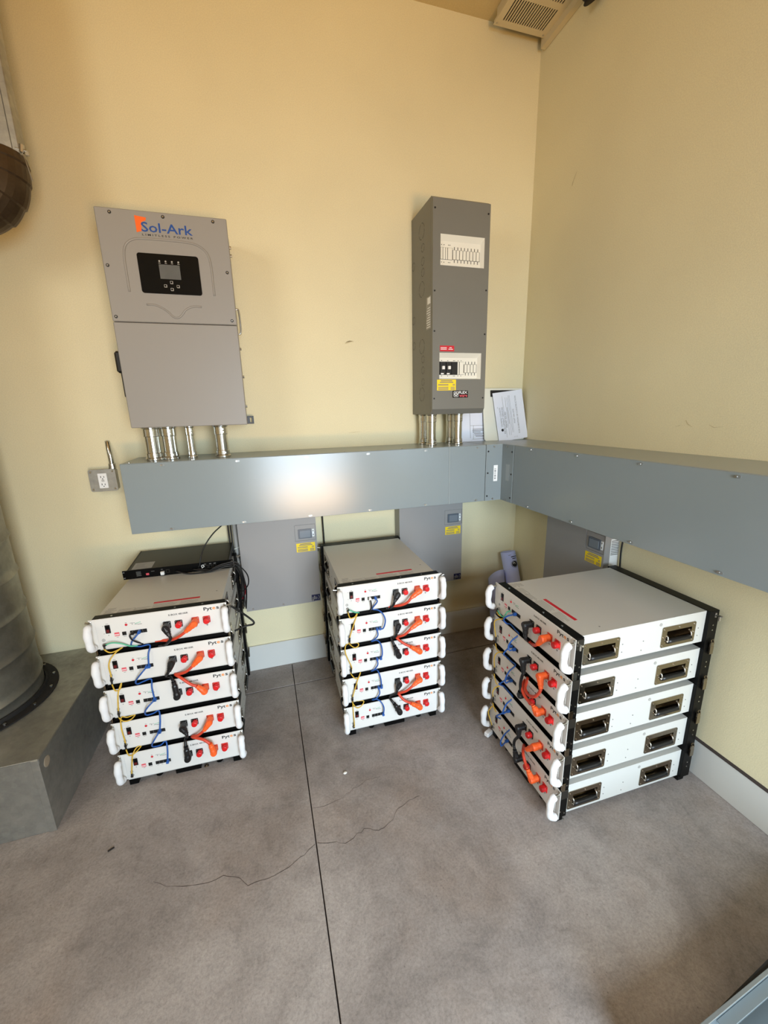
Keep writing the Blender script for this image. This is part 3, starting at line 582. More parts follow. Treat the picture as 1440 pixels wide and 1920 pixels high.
def make_battery(kind):                      # kind: 'top', 'mid', 'base'
    t = thing('battery_module', 'white rack battery module', 'battery', group='rack battery modules in three stacks of five')
    HW = .221
    bm = B(); holes = [(.074, .182, .026, .074), (.407, .522, .026, .074)]
    for sx in (-1, 1): holed(bm, lambda u, v: (sx*HW, u, v), .0035, .60, 0, .124, holes)
    for pts in (((-HW, .0035, 0), (HW, .0035, 0), (HW, .60, 0), (-HW, .60, 0)), ((-HW, .0035, .124), (HW, .0035, .124), (HW, .60, .124), (-HW, .60, .124)),
                ((-HW, .60, 0), (HW, .60, 0), (HW, .60, .124), (-HW, .60, .124)), ((-HW, .0035, 0), (HW, .0035, 0), (HW, .0035, .124), (-HW, .0035, .124))):
        bm.faces.new([bm.verts.new(p) for p in pts])
    bmesh.ops.remove_doubles(bm, verts=bm.verts[:], dist=1e-5)
    body = obj('body', bm, 'battery_body', t)
    bm = B()
    for sx in (-1, 1):
        for y, z in ((.215, .03), (.215, .06), (.30, .02), (.305, .055), (.555, .03), (.555, .06)): cyl(bm, (sx*HW, y, z), (sx*(HW+.001), y, z), .0022, seg=6)
    obj('rivets', bm, 'print_grey', body)
    bm = B()
    for sx in (-1, 1): cyl(bm, (sx*HW, .375, .105), (sx*(HW+.0012), .375, .105), .006, seg=12)
    obj('plug_button', bm, 'print_faint', body)
    # front panel: ears plus raised centre plate
    bm = B(); box(bm, -.2413, .2413, .0015, .0035, BL, BH, 0.0006); pa = obj('front_panel', bm, 'battery_panel', t)
    bm = B(); box(bm, -.2205, .2205, 0, .0016, BL+.001, BH-.001, 0.0006); obj('face_plate', bm, 'battery_panel', pa)
    lo = 0.0 if kind == 'base' else .1265-BP+.0005
    bm = B(); box(bm, -.232, .232, .0036, .042, lo if kind == 'base' else -.0005, .1265, .001)
    if kind != 'base': box(bm, -.232, .232, .016, .042, lo, 0, .0006)
    obj('front_frame', bm, 'flange_black', t)
    bm = B(); box(bm, -.234, .234, .583, .628, lo, .1265, .001); obj('rear_frame', bm, 'flange_black', t)
    bm = B()
    for sx in (-1, 1):
        for y, z in ((.606, .07), (.606, .05), (.030, .02), (.030, -.008), (.012, .03)): cyl(bm, (sx*.232, y, z), (sx*.2355, y, z), .0028, seg=6)
    for x in (-.17, .05, .15) if kind == 'top' else (): cyl(bm, (x, .022, .1265), (x, .022, .1277), .004, seg=8)
    obj('frame_rivets', bm, 'steel', t)
    for sx in (-1, 1):
        bm = B(); box(bm, sx*.233-.003, sx*.233+.003, .008, .040, .085, .122, .001); obj('corner_latch', bm, 'hub_black', t)
        if kind != 'base':
            bm = B(); x_ = sx*.2395; box(bm, x_-.004, x_+.004, .600, .618, -.045, -.012, .001); box(bm, x_-.002, x_+.005, .598, .615, -.012, .004, .001); tube(bm, [(x_, .604, -.02), (x_+sx*.004, .604, .0), (x_, .604, .012), (x_, .614, .012), (x_+sx*.004, .614, 0), (x_, .614, -.02)], .0015, 6, 2)
            obj('toggle_latch', bm, 'chrome_dark', t)
            bm = B(); box(bm, sx*.236-.003, sx*.236+.003, .006, .022, -.026, .006, .001); obj('toggle_latch', bm, 'chrome_dark', t)
        if kind == 'top':
            for y in (.015, .612):
                bm = B(); tube(bm, [(sx*.232, y, .108), (sx*.246, y, .110), (sx*.258, y, .113)], .0035, 8, 3); cyl(bm, (sx*.233, y, .100), (sx*.233, y, .118), .004, seg=8); cyl(bm, (sx*.248, y, .092), (sx*.248, y, .112), .003, seg=8); obj('lock_pin', bm, 'steel', t)
        # ear handle: steel strap with white foam sleeve
        x_ = sx*.2355
        bm = B(); tube(bm, [(x_, .002, .112), (x_, -.018, .112), (x_, -.032, .105), (x_, -.035, .066), (x_, -.032, .027), (x_, -.018, .019), (x_, .002, .019)], .0042, 8, 4); hd = obj('ear_handle', bm, 'steel', t, True)
        bm = B(); rr = lambda q: .0132*(1+.06*math.sin(q*23)+.05*math.sin(q*9+sx))*(0.86+.14*min(1, 8*q, 8*(1-q)))
        tube(bm, [(x_, -.016, .111), (x_, -.027, .106), (x_, -.034, .090), (x_, -.035, .066), (x_, -.034, .042), (x_, -.027, .025), (x_, -.013, .0195), (x_, -.004, .019)], rr, 12, 4); obj('foam_sleeve', bm, 'foam_white', hd, True)
        bm = B(); lathe(bm, (x_, .002, .120), (0, -1, 0), [(.0055, 0), (.0055, .004), (.0035, .005)], 10); obj('ear_bolt', bm, 'steel', t)
    # controls
    X = lambda a: a-.2413
    bm = B(); box(bm, X(.051), X(.068), -.0025, 0, .067, .101, .001); sw = obj('power_switch', bm, 'black_plastic', t)
    bm = B(); box(bm, X(.0545), X(.0645), -.0045, -.002, .071, .084, .0008); obj('rocker', bm, 'rocker_red', sw)
    bm = B(); box(bm, X(.054), X(.065), -.0055, -.002, .0842, .097, .0008); obj('rocker', bm, 'black_gloss', sw)
    bm = B(); lathe(bm, (X(.122), .0005, .092), (0, -1, 0), [(.0046, 0), (.0046, .002), (.003, .003)], 12); obj('reset_button', bm, 'label_red', t)
    bm = B(); box(bm, X(.078), X(.0945), -.0015, 0, .051, .066, .0006); ds = obj('dip_switch', bm, 'pink_red', t)
    bm = B()
    for i in range(5): box(bm, X(.0795)+i*.003, X(.0812)+i*.003, -.0022, -.0014, .055, .060)
    obj('dip_levers', bm, 'white_plastic', ds)
    for a in (.104, .131, .1455, .16, .1745):
        bm = B(); holed(bm, lambda u, v: (u, -.0012, v), X(a), X(a+.0138), .0505, .065, [(X(a+.002), X(a+.0118), .053, .0625)])
        geo = bmesh.ops.extrude_face_region(bm, geom=bm.faces[:]); bmesh.ops.translate(bm, verts=[v for v in geo['geom'] if isinstance(v, bmesh.types.BMVert)], vec=(0, .0012, 0)); pt = obj('network_port', bm, 'black_plastic', t)
        bm = B(); box(bm, X(a+.002), X(a+.0118), -.0004, 0, .053, .0625); obj('port_opening', bm, 'dark_void', pt)
    bm = B(); R_ = [(X(.150), X(.160), .088, .0895), (X(.160), X(.175), .0865, .0885), (X(.135), X(.146), .0955, .097), (X(.148), X(.151), .0945, .0965), (X(.141), X(.144), .090, .0935), (X(.055), X(.064), .1045, .106), (X(.119), X(.125), .0995, .101), (X(.083), X(.090), .045, .0465), (X(.106), X(.117), .045, .0465), (X(.135), X(.142), .0445, .046), (X(.151), X(.158), .0445, .046), (X(.057), X(.060), .057, .060), (X(.043), X(.047), .097, .0985), (X(.043), X(.047), .066, .0675)]
    bars(bm, R_, 0.0); obj('panel_print', bm, 'print_grey', t)
    bm = B(); bars(bm, [(X(.153), X(.156), .091, .094), (X(.158), X(.161), .092, .095), (X(.163), X(.166), .093, .096), (X(.168), X(.171), .094, .097)], 0.0); obj('charge_lights', bm, 'ground_green', t)
    bm = B(); ringm(bm, (X(.0385), .041), .0045, .0055, 0, -.0004, 16); box(bm, X(.038), X(.039), -.0004, 0, .041, .0445); box(bm, X(.036), X(.041), -.0004, 0, .0402, .041); box(bm, X(.037), X(.040), -.0004, 0, .0385, .0392); obj('ground_symbol', bm, 'print_black', t)
    bm = B(); lathe(bm, (X(.040), 0, .024), (0, -1, 0), [(.0058, 0), (.0058, .003), (.004, .0032), (.004, .009)], 10); obj('ground_stud', bm, 'steel', t)
    for a, z, m, cap in ((.2605, .068, 'black_plastic', 0), (.302, .067, 'black_plastic', 1), (.3625, .070, 'orange_lead', 0), (.4035, .068, 'red_socket', 1)):
        bm = B(); plate(bm, X(a)-.0135, X(a)+.0135, z-.0145, z+.0145, 0, -.003, .003, 3); lathe(bm, (X(a), -.002, z), (0, -1, 0), [(.0105, 0), (.0105, .008), (.0095, .010)], 16); sk = obj('power_socket', bm, m, t)
        bm = B()
        for q in (-1, 1):
            for w in (-1, 1): cyl(bm, (X(a)+q*.0098, -.003, z+w*.0108), (X(a)+q*.0098, -.0045, z+w*.0108), .0022, seg=8)
        obj('socket_screws', bm, 'steel', sk)
        if cap:
            bm = B(); lathe(bm, (X(a)+.001, -.003, z-.001), (0, -1, 0), [(.0118, 0), (.0118, .014), (.0105, .0175), (.0085, .0185)], 20); obj('dust_cap', bm, 'red_plastic', sk)
    mn = B(); bars(mn, [(X(.300), X(.306), .0435, .0447), (X(.259), X(.264), .0435, .0447)], 0.0); obj('polarity_print', mn, 'print_black', t)
    mn = B(); bars(mn, [(X(.399), X(.407), .0425, .044), (X(.4023), X(.4037), .0393, .0472), (X(.359), X(.367), .0435, .045), (X(.3623), X(.3637), .0403, .0482)], 0.0); obj('polarity_print', mn, 'print_black', t)
    obj('model_lettering', TXT['model'], 'print_black', t)
    obj('logo_lettering', TXT['pyt'], 'print_black', t); obj('logo_lettering', TXT['e'], 'print_orange', t); obj('logo_lettering', TXT['s'], 'print_black', t)
    for sx in (-1, 1):
        side_grip(t, sx, .052, .200); side_grip(t, sx, .385, .539)
    if kind == 'top':
        bm = B(); box(bm, -.043, .130, .090, .103, .124, .1245); wl = obj('warning_strip', bm, 'label_red', t); wl['label'] = 'red warning strip'
        bm = B(); box(bm, -.040, -.006, .0955, .0975, .1245, .1248); obj('print', bm, 'pink_red', wl)
        bm = B(); rnd = random.Random(3)
        for i in range(7): box(bm, -.21+rnd.random()*.006, -.185+rnd.random()*.02, .048+i*.0075, .051+i*.0075, .124, .1243)
        for i in range(5): box(bm, -.165+rnd.random()*.006, -.120+rnd.random()*.03, .046+i*.0065, .0485+i*.0065, .124, .1243)
        for i in range(4): box(bm, -.105, -.06+rnd.random()*.02, .048+i*.0065, .0505+i*.0065, .124, .1243)
        for i in range(5): box(bm, -.040, .02+rnd.random()*.03, .050+i*.007, .0525+i*.007, .124, .1243)
        for i in range(5): box(bm, .06, .10+rnd.random()*.03, .050+i*.007, .0525+i*.007, .124, .1243)
        obj('safety_print', bm, 'print_faint', t)
        bm = B(); cyl(bm, (.19, .14, .124), (.19, .14, .1245), .003, seg=8); obj('blemish', bm, 'print_grey', t)
    if kind == 'base':
        for x, y in ((-.205, .022), (.205, .022), (-.205, .605), (.205, .605)):
            bm = B(); box(bm, x-.017, x+.017, y-.016, y+.016, -BZ, 0, .002); obj('foot', bm, 'flange_black', t)
        for x in (-.11, .13):
            bm = B(); lathe(bm, (x, .022, -.022), (0, 0, 1), [(.010, 0), (.014, .004), (.014, .022)], 14); obj('caster_stub', bm, 'flange_black', t)
        bm = B(); box(bm, -.045, .055, .008, .05, -.027, 0, .001); obj('base_block', bm, 'flange_black', t)
    return t
TXT = {'model': text_mesh('E-BOX 48100R', .270-.2413, .340-.2413, .1035, .1108, front(-.0004), bold=.012),
       'pyt': text_mesh('Pyt', .397-.2413, .428-.2413, .1015, .1195, front(-.0004), bold=.02), 'e': text_mesh('e', .4295-.2413, .4405-.2413, .106, .1165, front(-.0004), bold=.02),
       's': text_mesh('s', .4435-.2413, .454-.2413, .106, .1165, front(-.0004), bold=.02)}
proto = {k: make_battery(k) for k in ('top', 'mid', 'base')}
STK = {1: (-2.2711, -0.663, -0.0268), 2: (-1.3429, -0.690, -0.0127), 3: (-0.6854, -0.8649, -1.5862)}
SN = {1: 'left stack beside metal duct base', 2: 'middle stack between grey wall boxes', 3: 'right stack in the room corner'}
ON = ['topmost', 'second from top', 'middle', 'second from bottom', 'lowest']
def world(k, p):
    x, y, a = STK[k]; X = p[0]+.2413
    return Vector((x+math.cos(a)*X-math.sin(a)*p[1], y+math.sin(a)*X+math.cos(a)*p[1], p[2]))
used = set()
for k in (1, 2, 3):
    for u in range(5):
        kd = 'top' if u == 0 else 'base' if u == 4 else 'mid'
        o = proto[kd] if kd not in used else copy_tree(proto[kd]); used.add(kd)
        o.location = world(k, (0, 0, BZ+(4-u)*BP)); o.rotation_euler = (0, 0, STK[k][2])
        o['label'] = 'white rack battery module, %s of the %s' % (ON[u], SN[k])

# ------------------------------------------------------------------ cables on the battery fronts
BLUE={1:[[(-0.078,-0.012,0.698),(-0.088,-0.02,0.683),(-0.107,-0.01,0.66),(-0.116,0.006,0.636),(-0.089,0.006,0.626),(-0.055,0.006,0.626),(-0.06,-0.012,0.595),(-0.066,-0.012,0.548)],[(-0.075,-0.012,0.546),(-0.091,-0.025,0.528),(-0.12,-0.01,0.49),(-0.123,0.006,0.466),(-0.098,0.006,0.473),(-0.072,0.006,0.477),(-0.069,-0.012,0.448),(-0.067,-0.012,0.398)],[(-0.07,-0.012,0.394),(-0.092,-0.025,0.374),(-0.11,-0.01,0.344),(-0.111,0.006,0.318),(-0.085,0.006,0.321),(-0.066,0.006,0.328),(-0.061,-0.012,0.297),(-0.071,-0.012,0.246)],[(-0.074,-0.012,0.243),(-0.089,-0.025,0.222),(-0.108,-0.01,0.186),(-0.108,0.006,0.163),(-0.082,0.006,0.164),(-0.061,0.006,0.178),(-0.055,-0.012,0.145),(-0.063,-0.012,0.093)]],2:[[(-0.077,-0.012,0.696),(-0.072,-0.02,0.681),(-0.088,-0.01,0.654),(-0.087,0.006,0.635),(-0.064,-0.004,0.631),(-0.047,-0.02,0.616),(-0.039,-0.025,0.587),(-0.047,-0.02,0.549),(-0.061,-0.012,0.541)],[(-0.074,-0.012,0.54),(-0.074,-0.02,0.517),(-0.088,-0.01,0.494),(-0.098,0.006,0.477),(-0.071,0.006,0.477),(-0.058,-0.015,0.46),(-0.056,-0.02,0.421),(-0.061,-0.012,0.391)],[(-0.078,-0.012,0.391),(-0.079,-0.02,0.368),(-0.096,-0.01,0.339),(-0.104,0.006,0.325),(-0.08,0.006,0.327),(-0.073,-0.015,0.321),(-0.066,-0.02,0.287),(-0.062,-0.012,0.239)],[(-0.075,-0.012,0.237),(-0.074,-0.02,0.216),(-0.09,-0.01,0.183),(-0.105,0.006,0.17),(-0.094,0.006,0.173),(-0.072,-0.01,0.168),(-0.056,-0.02,0.137),(-0.057,-0.012,0.082)]],3:[[(-0.079,-0.012,0.688),(-0.096,-0.03,0.681),(-0.112,-0.035,0.659),(-0.114,-0.02,0.638),(-0.124,0.006,0.624),(-0.089,0.006,0.618),(-0.065,0.006,0.611),(-0.069,-0.02,0.587),(-0.077,-0.03,0.558),(-0.072,-0.028,0.542),(-0.07,-0.012,0.533)],[(-0.093,-0.012,0.523),(-0.1,-0.03,0.518),(-0.107,-0.03,0.501),(-0.134,0.006,0.464),(-0.104,0.006,0.463),(-0.074,0.006,0.465),(-0.076,-0.02,0.442),(-0.084,-0.03,0.406),(-0.085,-0.028,0.382),(-0.08,-0.012,0.374)],[(-0.097,-0.012,0.362),(-0.115,-0.03,0.361),(-0.129,-0.03,0.344),(-0.146,0.006,0.313),(-0.115,0.006,0.313),(-0.08,0.006,0.306),(-0.083,-0.02,0.279),(-0.088,-0.03,0.245),(-0.094,-0.028,0.224),(-0.084,-0.012,0.219)],[(-0.087,-0.012,0.216),(-0.118,-0.03,0.2),(-0.136,-0.03,0.176),(-0.151,0.006,0.138),(-0.113,0.006,0.149),(-0.083,0.006,0.149),(-0.08,-0.02,0.132),(-0.094,-0.03,0.086),(-0.091,-0.028,0.061),(-0.083,-0.012,0.057)]]}
YEL={1:[[(-0.201,-0.01,0.663),(-0.2,-0.008,0.641),(-0.19,-0.004,0.625),(-0.171,0.0,0.625),(-0.148,0.006,0.633),(-0.169,0.0,0.621),(-0.189,-0.012,0.6),(-0.198,-0.015,0.571),(-0.2,-0.012,0.539),(-0.2,-0.01,0.518)],[(-0.201,-0.01,0.513),(-0.205,-0.008,0.479),(-0.198,-0.004,0.459),(-0.183,0.0,0.46),(-0.176,0.006,0.483),(-0.189,-0.008,0.447),(-0.196,-0.015,0.404),(-0.198,-0.01,0.37)],[(-0.199,-0.01,0.365),(-0.203,-0.008,0.336),(-0.192,-0.004,0.317),(-0.169,0.0,0.315),(-0.152,0.006,0.33),(-0.18,0.006,0.325),(-0.199,0.0,0.333),(-0.2,-0.015,0.295),(-0.2,-0.012,0.24),(-0.201,-0.01,0.214)],[(-0.202,-0.01,0.21),(-0.208,-0.008,0.178),(-0.198,-0.004,0.154),(-0.179,0.0,0.155),(-0.153,0.006,0.179),(-0.168,0.0,0.18),(-0.182,-0.015,0.157),(-0.196,-0.012,0.11),(-0.201,-0.01,0.073)]],2:[[(-0.202,-0.01,0.665),(-0.204,-0.008,0.634),(-0.192,-0.004,0.615),(-0.172,0.0,0.614),(-0.158,0.006,0.626),(-0.18,-0.012,0.583),(-0.201,-0.012,0.536),(-0.204,-0.01,0.514)],[(-0.204,-0.01,0.51),(-0.197,-0.008,0.484),(-0.179,-0.004,0.467),(-0.161,0.0,0.47),(-0.162,0.006,0.481),(-0.187,0.006,0.484),(-0.216,0.0,0.485),(-0.222,-0.015,0.452),(-0.215,-0.012,0.397),(-0.206,-0.01,0.369)],[(-0.203,-0.01,0.365),(-0.199,-0.008,0.329),(-0.181,-0.004,0.308),(-0.164,0.0,0.313),(-0.155,0.006,0.33),(-0.176,-0.01,0.293),(-0.2,-0.012,0.241),(-0.205,-0.01,0.214)],[(-0.205,-0.01,0.21),(-0.2,-0.008,0.175),(-0.182,-0.004,0.153),(-0.158,0.0,0.155),(-0.146,0.006,0.173),(-0.173,0.006,0.181),(-0.198,0.0,0.182),(-0.205,-0.015,0.122),(-0.205,-0.01,0.065)]],3:[[(-0.207,-0.01,0.653),(-0.207,-0.012,0.636),(-0.195,-0.004,0.63),(-0.183,0.006,0.628),(-0.173,0.006,0.623),(-0.187,-0.012,0.617),(-0.204,-0.02,0.594),(-0.201,-0.018,0.564),(-0.203,-0.01,0.524)],[(-0.209,-0.01,0.511),(-0.207,-0.012,0.485),(-0.198,-0.004,0.462),(-0.185,0.006,0.459),(-0.169,0.006,0.466),(-0.181,-0.012,0.46),(-0.191,-0.02,0.432),(-0.192,-0.018,0.407),(-0.201,-0.01,0.374)],[(-0.204,-0.01,0.364),(-0.206,-0.012,0.322),(-0.192,-0.004,0.298),(-0.178,0.006,0.296),(-0.168,0.006,0.3),(-0.184,-0.012,0.284),(-0.191,-0.02,0.258),(-0.193,-0.018,0.231),(-0.2,-0.01,0.206)],[(-0.204,-0.01,0.195),(-0.204,-0.012,0.174),(-0.191,-0.004,0.156),(-0.186,0.006,0.148),(-0.209,-0.004,0.164),(-0.211,-0.018,0.152),(-0.22,-0.02,0.123),(-0.217,-0.016,0.084),(-0.211,-0.01,0.048)]]}
POWER={1:[('k',[(0.017,0.0,0.698),(0.028,-0.03,0.673)],[(0.03,-0.026,0.656),(0.012,-0.01,0.631),(-0.007,0.006,0.615)],None),('o',[(0.12,0.0,0.705),(0.087,-0.03,0.678)],[(0.057,-0.026,0.658),(0.023,-0.012,0.643),(-0.014,0.006,0.639)],None),('k',[(0.018,0.0,0.552),(0.007,-0.03,0.521)],[(-0.005,-0.02,0.502),(-0.017,0.006,0.478),(0.001,-0.004,0.477)],[(0.019,0.0,0.4),(0.016,-0.03,0.471)]),('o',[(0.121,0.0,0.555),(0.094,-0.03,0.526)],[(0.065,-0.024,0.502),(0.031,-0.008,0.487),(0.018,0.0,0.483),(0.044,-0.02,0.473),(0.075,-0.028,0.445)],[(0.124,0.0,0.398),(0.096,-0.03,0.433)]),('k',[(0.017,0.0,0.248),(0.031,-0.03,0.221)],[(0.028,-0.02,0.199),(0.017,0.0,0.177),(0.019,-0.02,0.181)],[(0.017,0.0,0.091),(0.02,-0.03,0.162)]),('o',[(0.12,0.0,0.249),(0.098,-0.03,0.22)],[(0.072,-0.024,0.199),(0.043,-0.006,0.183),(0.055,-0.006,0.174),(0.087,-0.022,0.17)],[(0.12,0.0,0.091),(0.113,-0.03,0.15)])],2:[('k',[(0.019,0.0,0.705),(0.005,-0.03,0.676)],[(-0.0,-0.02,0.652),(-0.008,0.006,0.628)],None),('o',[(0.121,0.0,0.705),(0.082,-0.03,0.679)],[(0.063,-0.026,0.657),(0.035,-0.012,0.642),(0.006,0.006,0.635)],None),('k',[(0.02,0.0,0.552),(0.012,-0.03,0.521)],[(0.01,-0.015,0.493),(-0.005,0.0,0.48),(-0.007,-0.02,0.476)],[(0.022,0.0,0.39),(-0.001,-0.03,0.458)]),('o',[(0.121,0.0,0.551),(0.079,-0.03,0.527)],[(0.051,-0.024,0.5),(0.023,-0.006,0.483),(0.02,-0.004,0.476),(0.045,-0.022,0.456)],[(0.123,0.0,0.395),(0.076,-0.03,0.437)]),('k',[(0.018,0.0,0.246),(0.009,-0.03,0.225)],[(0.008,-0.012,0.19),(-0.02,0.0,0.172),(-0.018,-0.02,0.165)],[(0.025,0.0,0.085),(-0.008,-0.03,0.153)]),('o',[(0.122,0.0,0.247),(0.086,-0.03,0.227)],[(0.055,-0.024,0.202),(0.024,-0.006,0.184),(0.026,-0.004,0.174),(0.044,-0.022,0.153)],[(0.125,0.0,0.09),(0.075,-0.03,0.134)])],3:[('k',[(0.014,0.0,0.7),(0.027,-0.03,0.66)],[(0.013,-0.018,0.639),(-0.002,0.006,0.621)],None),('o',[(0.115,0.0,0.696),(0.099,-0.03,0.672)],[(0.069,-0.02,0.647),(0.019,0.006,0.619)],None),('k',[(0.014,0.0,0.545),(0.03,-0.03,0.507)],[(0.021,-0.03,0.483),(0.015,-0.03,0.446)],[(0.051,0.0,0.389),(0.021,-0.03,0.411)]),('o',[(0.117,0.0,0.546),(0.141,-0.036,0.52)],[(0.131,-0.036,0.494),(0.104,-0.034,0.459),(0.065,-0.03,0.438),(0.032,-0.02,0.442),(0.009,0.006,0.459),(-0.001,0.006,0.451),(0.013,-0.02,0.439),(0.034,-0.028,0.42),(0.065,-0.03,0.413)],[(0.124,0.0,0.397),(0.103,-0.034,0.42)]),('k',[(0.008,0.0,0.233),(0.026,-0.03,0.214)],[(0.001,-0.028,0.175),(-0.004,-0.028,0.147)],[(0.013,0.0,0.077),(0.006,-0.03,0.133)]),('o',[(0.109,0.0,0.237),(0.086,-0.034,0.209)],[(0.053,-0.02,0.181),(0.014,0.006,0.151),(0.052,-0.024,0.158),(0.078,-0.03,0.136)],[(0.115,0.0,0.084),(0.099,-0.034,0.129)])]}
GREEN={1:[(-0.2,-0.01,0.667),(-0.174,-0.015,0.669),(-0.145,-0.012,0.66),(-0.118,-0.004,0.639),(-0.096,0.006,0.631)],2:[(-0.203,-0.01,0.667),(-0.187,-0.012,0.652),(-0.167,-0.002,0.636),(-0.149,0.006,0.629)],3:[(-0.207,-0.01,0.655),(-0.174,-0.014,0.647),(-0.17,0.0,0.635),(-0.123,-0.02,0.674),(-0.119,-0.016,0.686),(-0.105,-0.01,0.696)]}
COMM={1:[(-0.1,-0.012,0.704),(-0.107,-0.02,0.691),(-0.103,-0.018,0.672),(-0.091,-0.008,0.653),(-0.076,0.006,0.635)],2:[(-0.101,-0.012,0.696),(-0.099,-0.02,0.676),(-0.097,-0.008,0.649),(-0.102,0.006,0.623)]}

def cable_thing(name, k, label, cat, group=None):
    o = thing(name, label, cat, (0, 0, 0), 0, group); return o
def tl(root, k):                           # bring a stack's local frame onto the thing
    x, y, a = STK[k]; root.location = world(k, (0, 0, 0)); root.rotation_euler = (0, 0, a)
def plug(parent, col, socket, arm):
    m = 'black_plastic' if col == 'k' else 'orange_plug'
    s = Vector(socket); e = Vector(arm); h = Vector((s.x, -.028, s.z))
    bm = B(); lathe(bm, (s.x, -.004, s.z), (0, -1, 0), [(.0122, 0), (.0128, .004), (.0128, .016), (.0135, .018), (.0135, .030), (.011, .035)], 16)
    d = (e-h); n = d.length; d = d.normalized(); side = d.cross(Vector((0, 1, 0))).normalized(); up = side.cross(d)
    prof = [(.0125, -.006), (.0128, .012), (.0108, .020), (.0108, n*.72), (.0085, n*.78), (.0085, n)]
    rings = []
    for r, q in prof:
        c = h+d*q; rings.append([bm.verts.new(c+r*(math.cos(a)*side*1.0+math.sin(a)*up*.95)) for a in [2*PI*i/10+.314 for i in range(10)]])
    for a, b in zip(rings, rings[1:]):
        for i in range(10): bm.faces.new((a[i], a[(i+1) % 10], b[(i+1) % 10], b[i]))
    bm.faces.new(rings[0][::-1]); bm.faces.new(rings[-1])
    obj('plug', bm, m, parent); return e
SK = {'k': (.0192, .068), 'o': (.1212, .070)}
SS = {1: 'left stack', 2: 'middle stack', 3: 'right stack'}
for k in (1, 2, 3):
    for col, a, mid, b in POWER[k]:
        u = 4-int(round((a[0][2]-BZ-.068)/BP)); z0 = BZ+(4-u)*BP
        cn = 'black' if col == 'k' else 'orange'
        lab = ('%s power lead from topmost module into gap, %s' % (cn, SS[k])) if b is None else '%s power jumper linking %s and %s modules of %s' % (cn, {1: 'second', 3: 'fourth'}[u], {1: 'third', 3: 'lowest'}[u], SS[k])
        t = cable_thing('power_cable', k, lab, 'cable', 'power cables on the battery fronts'); tl(t, k)
        e = plug(t, col, (SK[col][0], 0, z0+SK[col][1]), a[1]); pts = [e]+[Vector(p) for p in mid]
        if b is not None:
            z1 = BZ+(3-u)*BP; e2 = plug(t, col, (SK[col][0], 0, z1+SK[col][1]), b[1]); pts.append(e2)
        else:
            pts.append(Vector((mid[-1][0]-.02, .0075, mid[-1][2])))
        bm = B(); tube(bm, pts, .0058, 10, 6); obj('lead', bm, 'cable_black' if col == 'k' else 'orange_lead', t, True)
def rj(parent, p, m, dx=0):
    bm = B(); box(bm, p[0]-.0052, p[0]+.0052, -.016, -.0008, p[2]-.0045, p[2]+.0045, .001); box(bm, p[0]-.003, p[0]+.003, -.014, -.002, p[2]+.0045, p[2]+.007); obj('plug', bm, m, parent)
for k in (1, 2, 3):
    for u, pts in enumerate(BLUE[k]):
        t = cable_thing('patch_cable', k, 'blue network patch cable linking %s and %s modules of %s' % (['topmost', 'second', 'third', 'fourth'][u], ['second', 'third', 'fourth', 'lowest'][u], SS[k]), 'cable', 'blue patch cables'); tl(t, k)
        za = BZ+(4-u)*BP+.0577; zb_ = BZ+(3-u)*BP+.0577
        p0 = (pts[0][0], -.012, za); p1 = (pts[-1][0], -.012, zb_)
        rj(t, p0, 'patch_blue'); rj(t, p1, 'patch_blue')
        bm = B(); tube(bm, [p0]+pts[1:-1]+[p1], .0031, 8, 6); obj('lead', bm, 'patch_blue', t, True)
    for u, pts in enumerate(YEL[k]):
        t = cable_thing('ground_wire', k, 'yellow ground wire linking studs of %s and %s modules, %s' % (['topmost', 'second', 'third', 'fourth'][u], ['second', 'third', 'fourth', 'lowest'][u], SS[k]), 'wire', 'yellow ground wires'); tl(t, k)
        za = BZ+(4-u)*BP+.024; zb_ = BZ+(3-u)*BP+.024; sx = .040-.2413
        p0 = (sx, -.0095, za); p1 = (sx, -.0095, zb_)
        P = [p0, (sx, -.011, za-.016)]+pts[2:-2]+[(sx+(.003 if k < 3 else 0), -.012, zb_+.022), p1]
        bm = B(); tube(bm, P, .0024, 8, 6); obj('lead', bm, 'ground_yellow', t, True)
        for p, q in ((p0, (sx, -.0105, za-.014)), (p1, (sx+.002, -.0115, zb_+.018))):
            bm = B(); cyl(bm, p, q, .0036, .0034, 8); obj('boot', bm, 'black_plastic', t)
            bm = B(); lathe(bm, (p[0], p[1]+.0015, p[2]), (0, -1, 0), [(.0058, 0), (.0058, .0015)], 10); obj('ring_lug', bm, 'steel', t)
for k in GREEN:
    t = cable_thing('ground_wire', k, 'pale green ground wire at stud of topmost module, %s' % SS[k], 'wire', 'green ground wires'); tl(t, k)
    P = [(.040-.2413, -.012, BZ+4*BP+.024)]+GREEN[k][1:]
    bm = B(); tube(bm, P, .0028, 8, 6); obj('lead', bm, 'ground_green', t, True)
    bm = B(); d = Vector(P[1])-Vector(P[0]); cyl(bm, P[0], Vector(P[0])+d*.35, .004, .0034, 8); obj('boot', bm, 'black_plastic', t)
for k in COMM:
    t = cable_thing('network_cable', k, 'black network cable plugged into topmost module, %s' % SS[k], 'cable'); tl(t, k)
    p0 = (COMM[k][0][0], -.012, BZ+4*BP+.0577); rj(t, p0, 'black_plastic' if k == 1 else 'white_plastic')
    bm = B(); tube(bm, [p0]+COMM[k][1:], .003, 8, 6); obj('lead', bm, 'cable_black', t, True)

